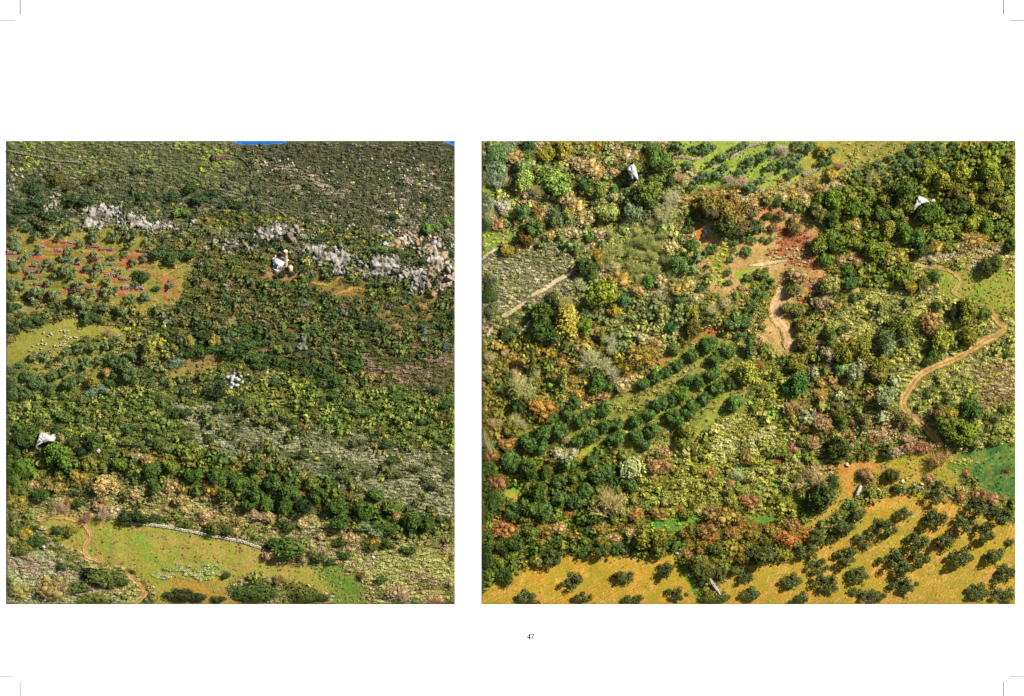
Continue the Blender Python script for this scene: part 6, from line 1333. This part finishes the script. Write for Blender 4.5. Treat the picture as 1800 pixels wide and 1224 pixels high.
# ------------------------------------------------------------------ labels: colour, size, kind, direction and landmark
LM = [(489, 468, 'the blue-fronted white cottage'), (412, 668, 'the clump of white blocks'), (82, 771, 'the pitted white rock'), (110, 592, 'the sheep pasture'), (60, 455, 'the left red terraces'), (180, 480, 'the middle red terraces'), (290, 500, 'the red earth bank'),
      (345, 640, 'the tan glade'), (320, 930, 'the long meadow wall'), (130, 925, 'the looping track'), (245, 1035, 'the lowest track bend'), (600, 462, 'the grey scarp'), (255, 392, 'the upper left rock band'), (458, 251, 'the strip of sea'),
      (610, 1035, 'the bright green strip'), (430, 750, 'the grey scrub patch'), (710, 560, 'the tan openings'), (785, 252, 'the corner of sea'), (700, 1040, 'the brown thicket corner'), (785, 465, 'the orange cliff'), (188, 850, 'the large pinkish shrub'), (40, 275, 'the yellow spurge patch'),
      (384, 276, 'the ruin on the brow'), (690, 830, 'the pale heath'), (262, 618, 'the tall golden-green tree'), (540, 888, 'the darkest bush'), (300, 780, 'the olive-green hill'), (640, 330, 'the stony upper slope'),
      (1111, 302, 'the standing white boulder'), (1617, 357, 'the broad white rock'), (1400, 440, 'the rust-red gully'), (1370, 570, 'the sandy clearing'), (1245, 405, 'the dark hollow'), (1300, 268, 'the slanting meadow wall'), (1426, 303, 'the broad terrace wall'), (950, 500, 'the pale hillside path'),
      (996, 562, 'the golden conifer'), (952, 718, 'the russet-gold shrub'), (1595, 700, 'the track bend'), (1690, 760, 'the big bush by the track'), (1745, 825, 'the deep green meadow'), (1509, 861, 'the white slab'), (1256, 1030, 'the white stone ridge'),
      (1110, 820, 'the drooping tree'), (1073, 885, 'the largest leafless tree'), (1444, 735, 'the peach-coloured tree'), (1675, 490, 'the looping meadow track'), (1720, 990, 'the right orchard edge'), (1600, 990, 'the orchard middle'), (1480, 1010, 'the orchard left part'),
      (960, 1030, 'the left ochre field'), (895, 868, 'the bright glade'), (1620, 270, 'the planted rows'), (1130, 624, 'the broad golden shrub'), (1038, 630, 'the pale twin leafless tree'), (1443, 872, 'the dark round tree by the path'), (870, 345, 'the left green gap'), (1180, 930, 'the vivid green strip'),
      (1200, 715, 'the dark grove'), (1540, 600, 'the sage slope'), (1540, 420, 'the east wood'), (1315, 860, 'the red-brown shrub'), (1590, 800, 'the rusty trees'), (1200, 510, 'the ochre shrub by the clearing'), (880, 640, 'the narrow cypress wood'), (1110, 450, 'the soft green wood')]
LMA = np.array([(a, b) for a, b, _ in LM], float)
def colour_word(c, kind):
    r, g, b = c; l = .3 * r + .55 * g + .15 * b
    if kind == 'euph': return 'bright yellow-green'
    if kind == 'bare': return 'pale cream' if l > 170 else 'greyish brown'
    if r > g * 1.45: return 'rusty red' if l < 150 else 'peach'
    if r > g * 1.14: return 'pinkish brown' if b > r * .55 else ('golden brown' if l > 120 else 'dark brown')
    if r > g * 1.02: return 'golden olive' if l > 105 else 'brownish olive'
    if b > g * .6: return 'grey-green'
    if l > 120: return 'yellow-green'
    if l > 92: return 'olive-green'
    if l > 74: return 'mid-green'
    return 'dark green'
def size_word(w): return 'very large' if w > 50 else 'large' if w > 38 else 'medium' if w > 27 else 'small' if w > 17 else 'tiny'
def dirw(dx, dy):
    a = math.degrees(math.atan2(-dy, dx)) % 360
    return ['right of', 'above-right of', 'above', 'above-left of', 'left of', 'below-left of', 'below', 'below-right of'][int(((a + 22.5) % 360) // 45)]
ORD = ['nearest', 'second nearest', 'third nearest', 'fourth nearest', 'fifth nearest', 'sixth nearest', 'seventh nearest', 'eighth nearest', 'ninth nearest', 'tenth nearest', 'eleventh nearest', 'twelfth nearest', 'thirteenth nearest', 'fourteenth nearest', 'fifteenth nearest', 'sixteenth nearest', 'seventeenth nearest', 'eighteenth nearest', 'nineteenth nearest', 'twentieth nearest'] + ['twenty-%s nearest' % w for w in ('first', 'second', 'third', 'fourth', 'fifth', 'sixth', 'seventh', 'eighth', 'ninth')]
def assign(items):
    """items: (desc, x, y, obj, group)"""
    groups = {}
    for desc, x, y, o, grp in items:
        same = (LMA[:, 0] < 823) == (x < 823)
        d = np.hypot(LMA[:, 0] - x, LMA[:, 1] - y) + np.where(same, 0, 1e6); d = np.where(d < 6, 1e5, d); i = int(np.argmin(d))
        key = (desc, dirw(x - LMA[i, 0], y - LMA[i, 1]), LM[i][2])
        groups.setdefault(key, []).append((d[i], o, grp))
    for (desc, dr, lm), L_ in groups.items():
        L_.sort(key=lambda t: t[0])
        for k, (_, o, grp) in enumerate(L_):
            if len(L_) == 1: o['label'] = '%s %s %s' % (desc, dr, lm)
            elif k < 29: o['label'] = '%s %s %s %s' % (ORD[k], desc, dr, lm)
            else: o['label'] = 'one of the farther ones: %s %s %s' % (desc, dr, lm)
            o['group'] = grp
items = []
for kind, x, y, w, c, o in PLANTS:
    o['category'] = CATG[kind]
    noun = NOUN[kind]
    if kind in ('tiered', 'willow'): o['label'] = noun + (' in the left wood' if kind == 'tiered' else ' beside the dark grove'); continue
    items.append(('%s %s %s' % (size_word(w), colour_word(c, kind), noun), x, y, o, CATG[kind] + 's on the ' + ('upper hillside with the sea' if x < 823 else 'lower valley side')))
for o in list(bpy.data.objects):
    if o.get('category') == 'rock' and not o.get('label'):
        items.append(({'boulder': 'white block', 'ridge_stone': 'white ridge stone', 'field_stone': 'pale field stone', 'cave_rock': 'greyish white rock'}.get(o.name.split('.')[0], 'jagged limestone rock'), o['lx'], o['ly'], o, o['group']))
for x, y, o in sh: items.append(('white sheep', x, y, o, 'sheep grazing on the pasture'))
# sheep lie inside one pasture: name them by their place along it
assign(items)
sh.sort(key=lambda t: t[0])
ON = ['first', 'second', 'third', 'fourth', 'fifth', 'sixth', 'seventh', 'eighth', 'ninth', 'tenth', 'eleventh', 'twelfth', 'thirteenth', 'fourteenth', 'fifteenth', 'sixteenth', 'seventeenth', 'eighteenth', 'nineteenth', 'twentieth']
up = [t for t in sh if t[1] < 594]; dn = [t for t in sh if t[1] >= 594]
for nm, L_ in (('upper', up), ('lower', dn)):
    for k, (x, y, o) in enumerate(L_): o['label'] = '%s sheep from the left in the %s half of the grazing flock' % (ON[k] if k < 20 else 'last', nm)
for o in bpy.data.objects:
    for q in ('lx', 'ly'):
        if q in o: del o[q]
print('objects', len(bpy.data.objects))
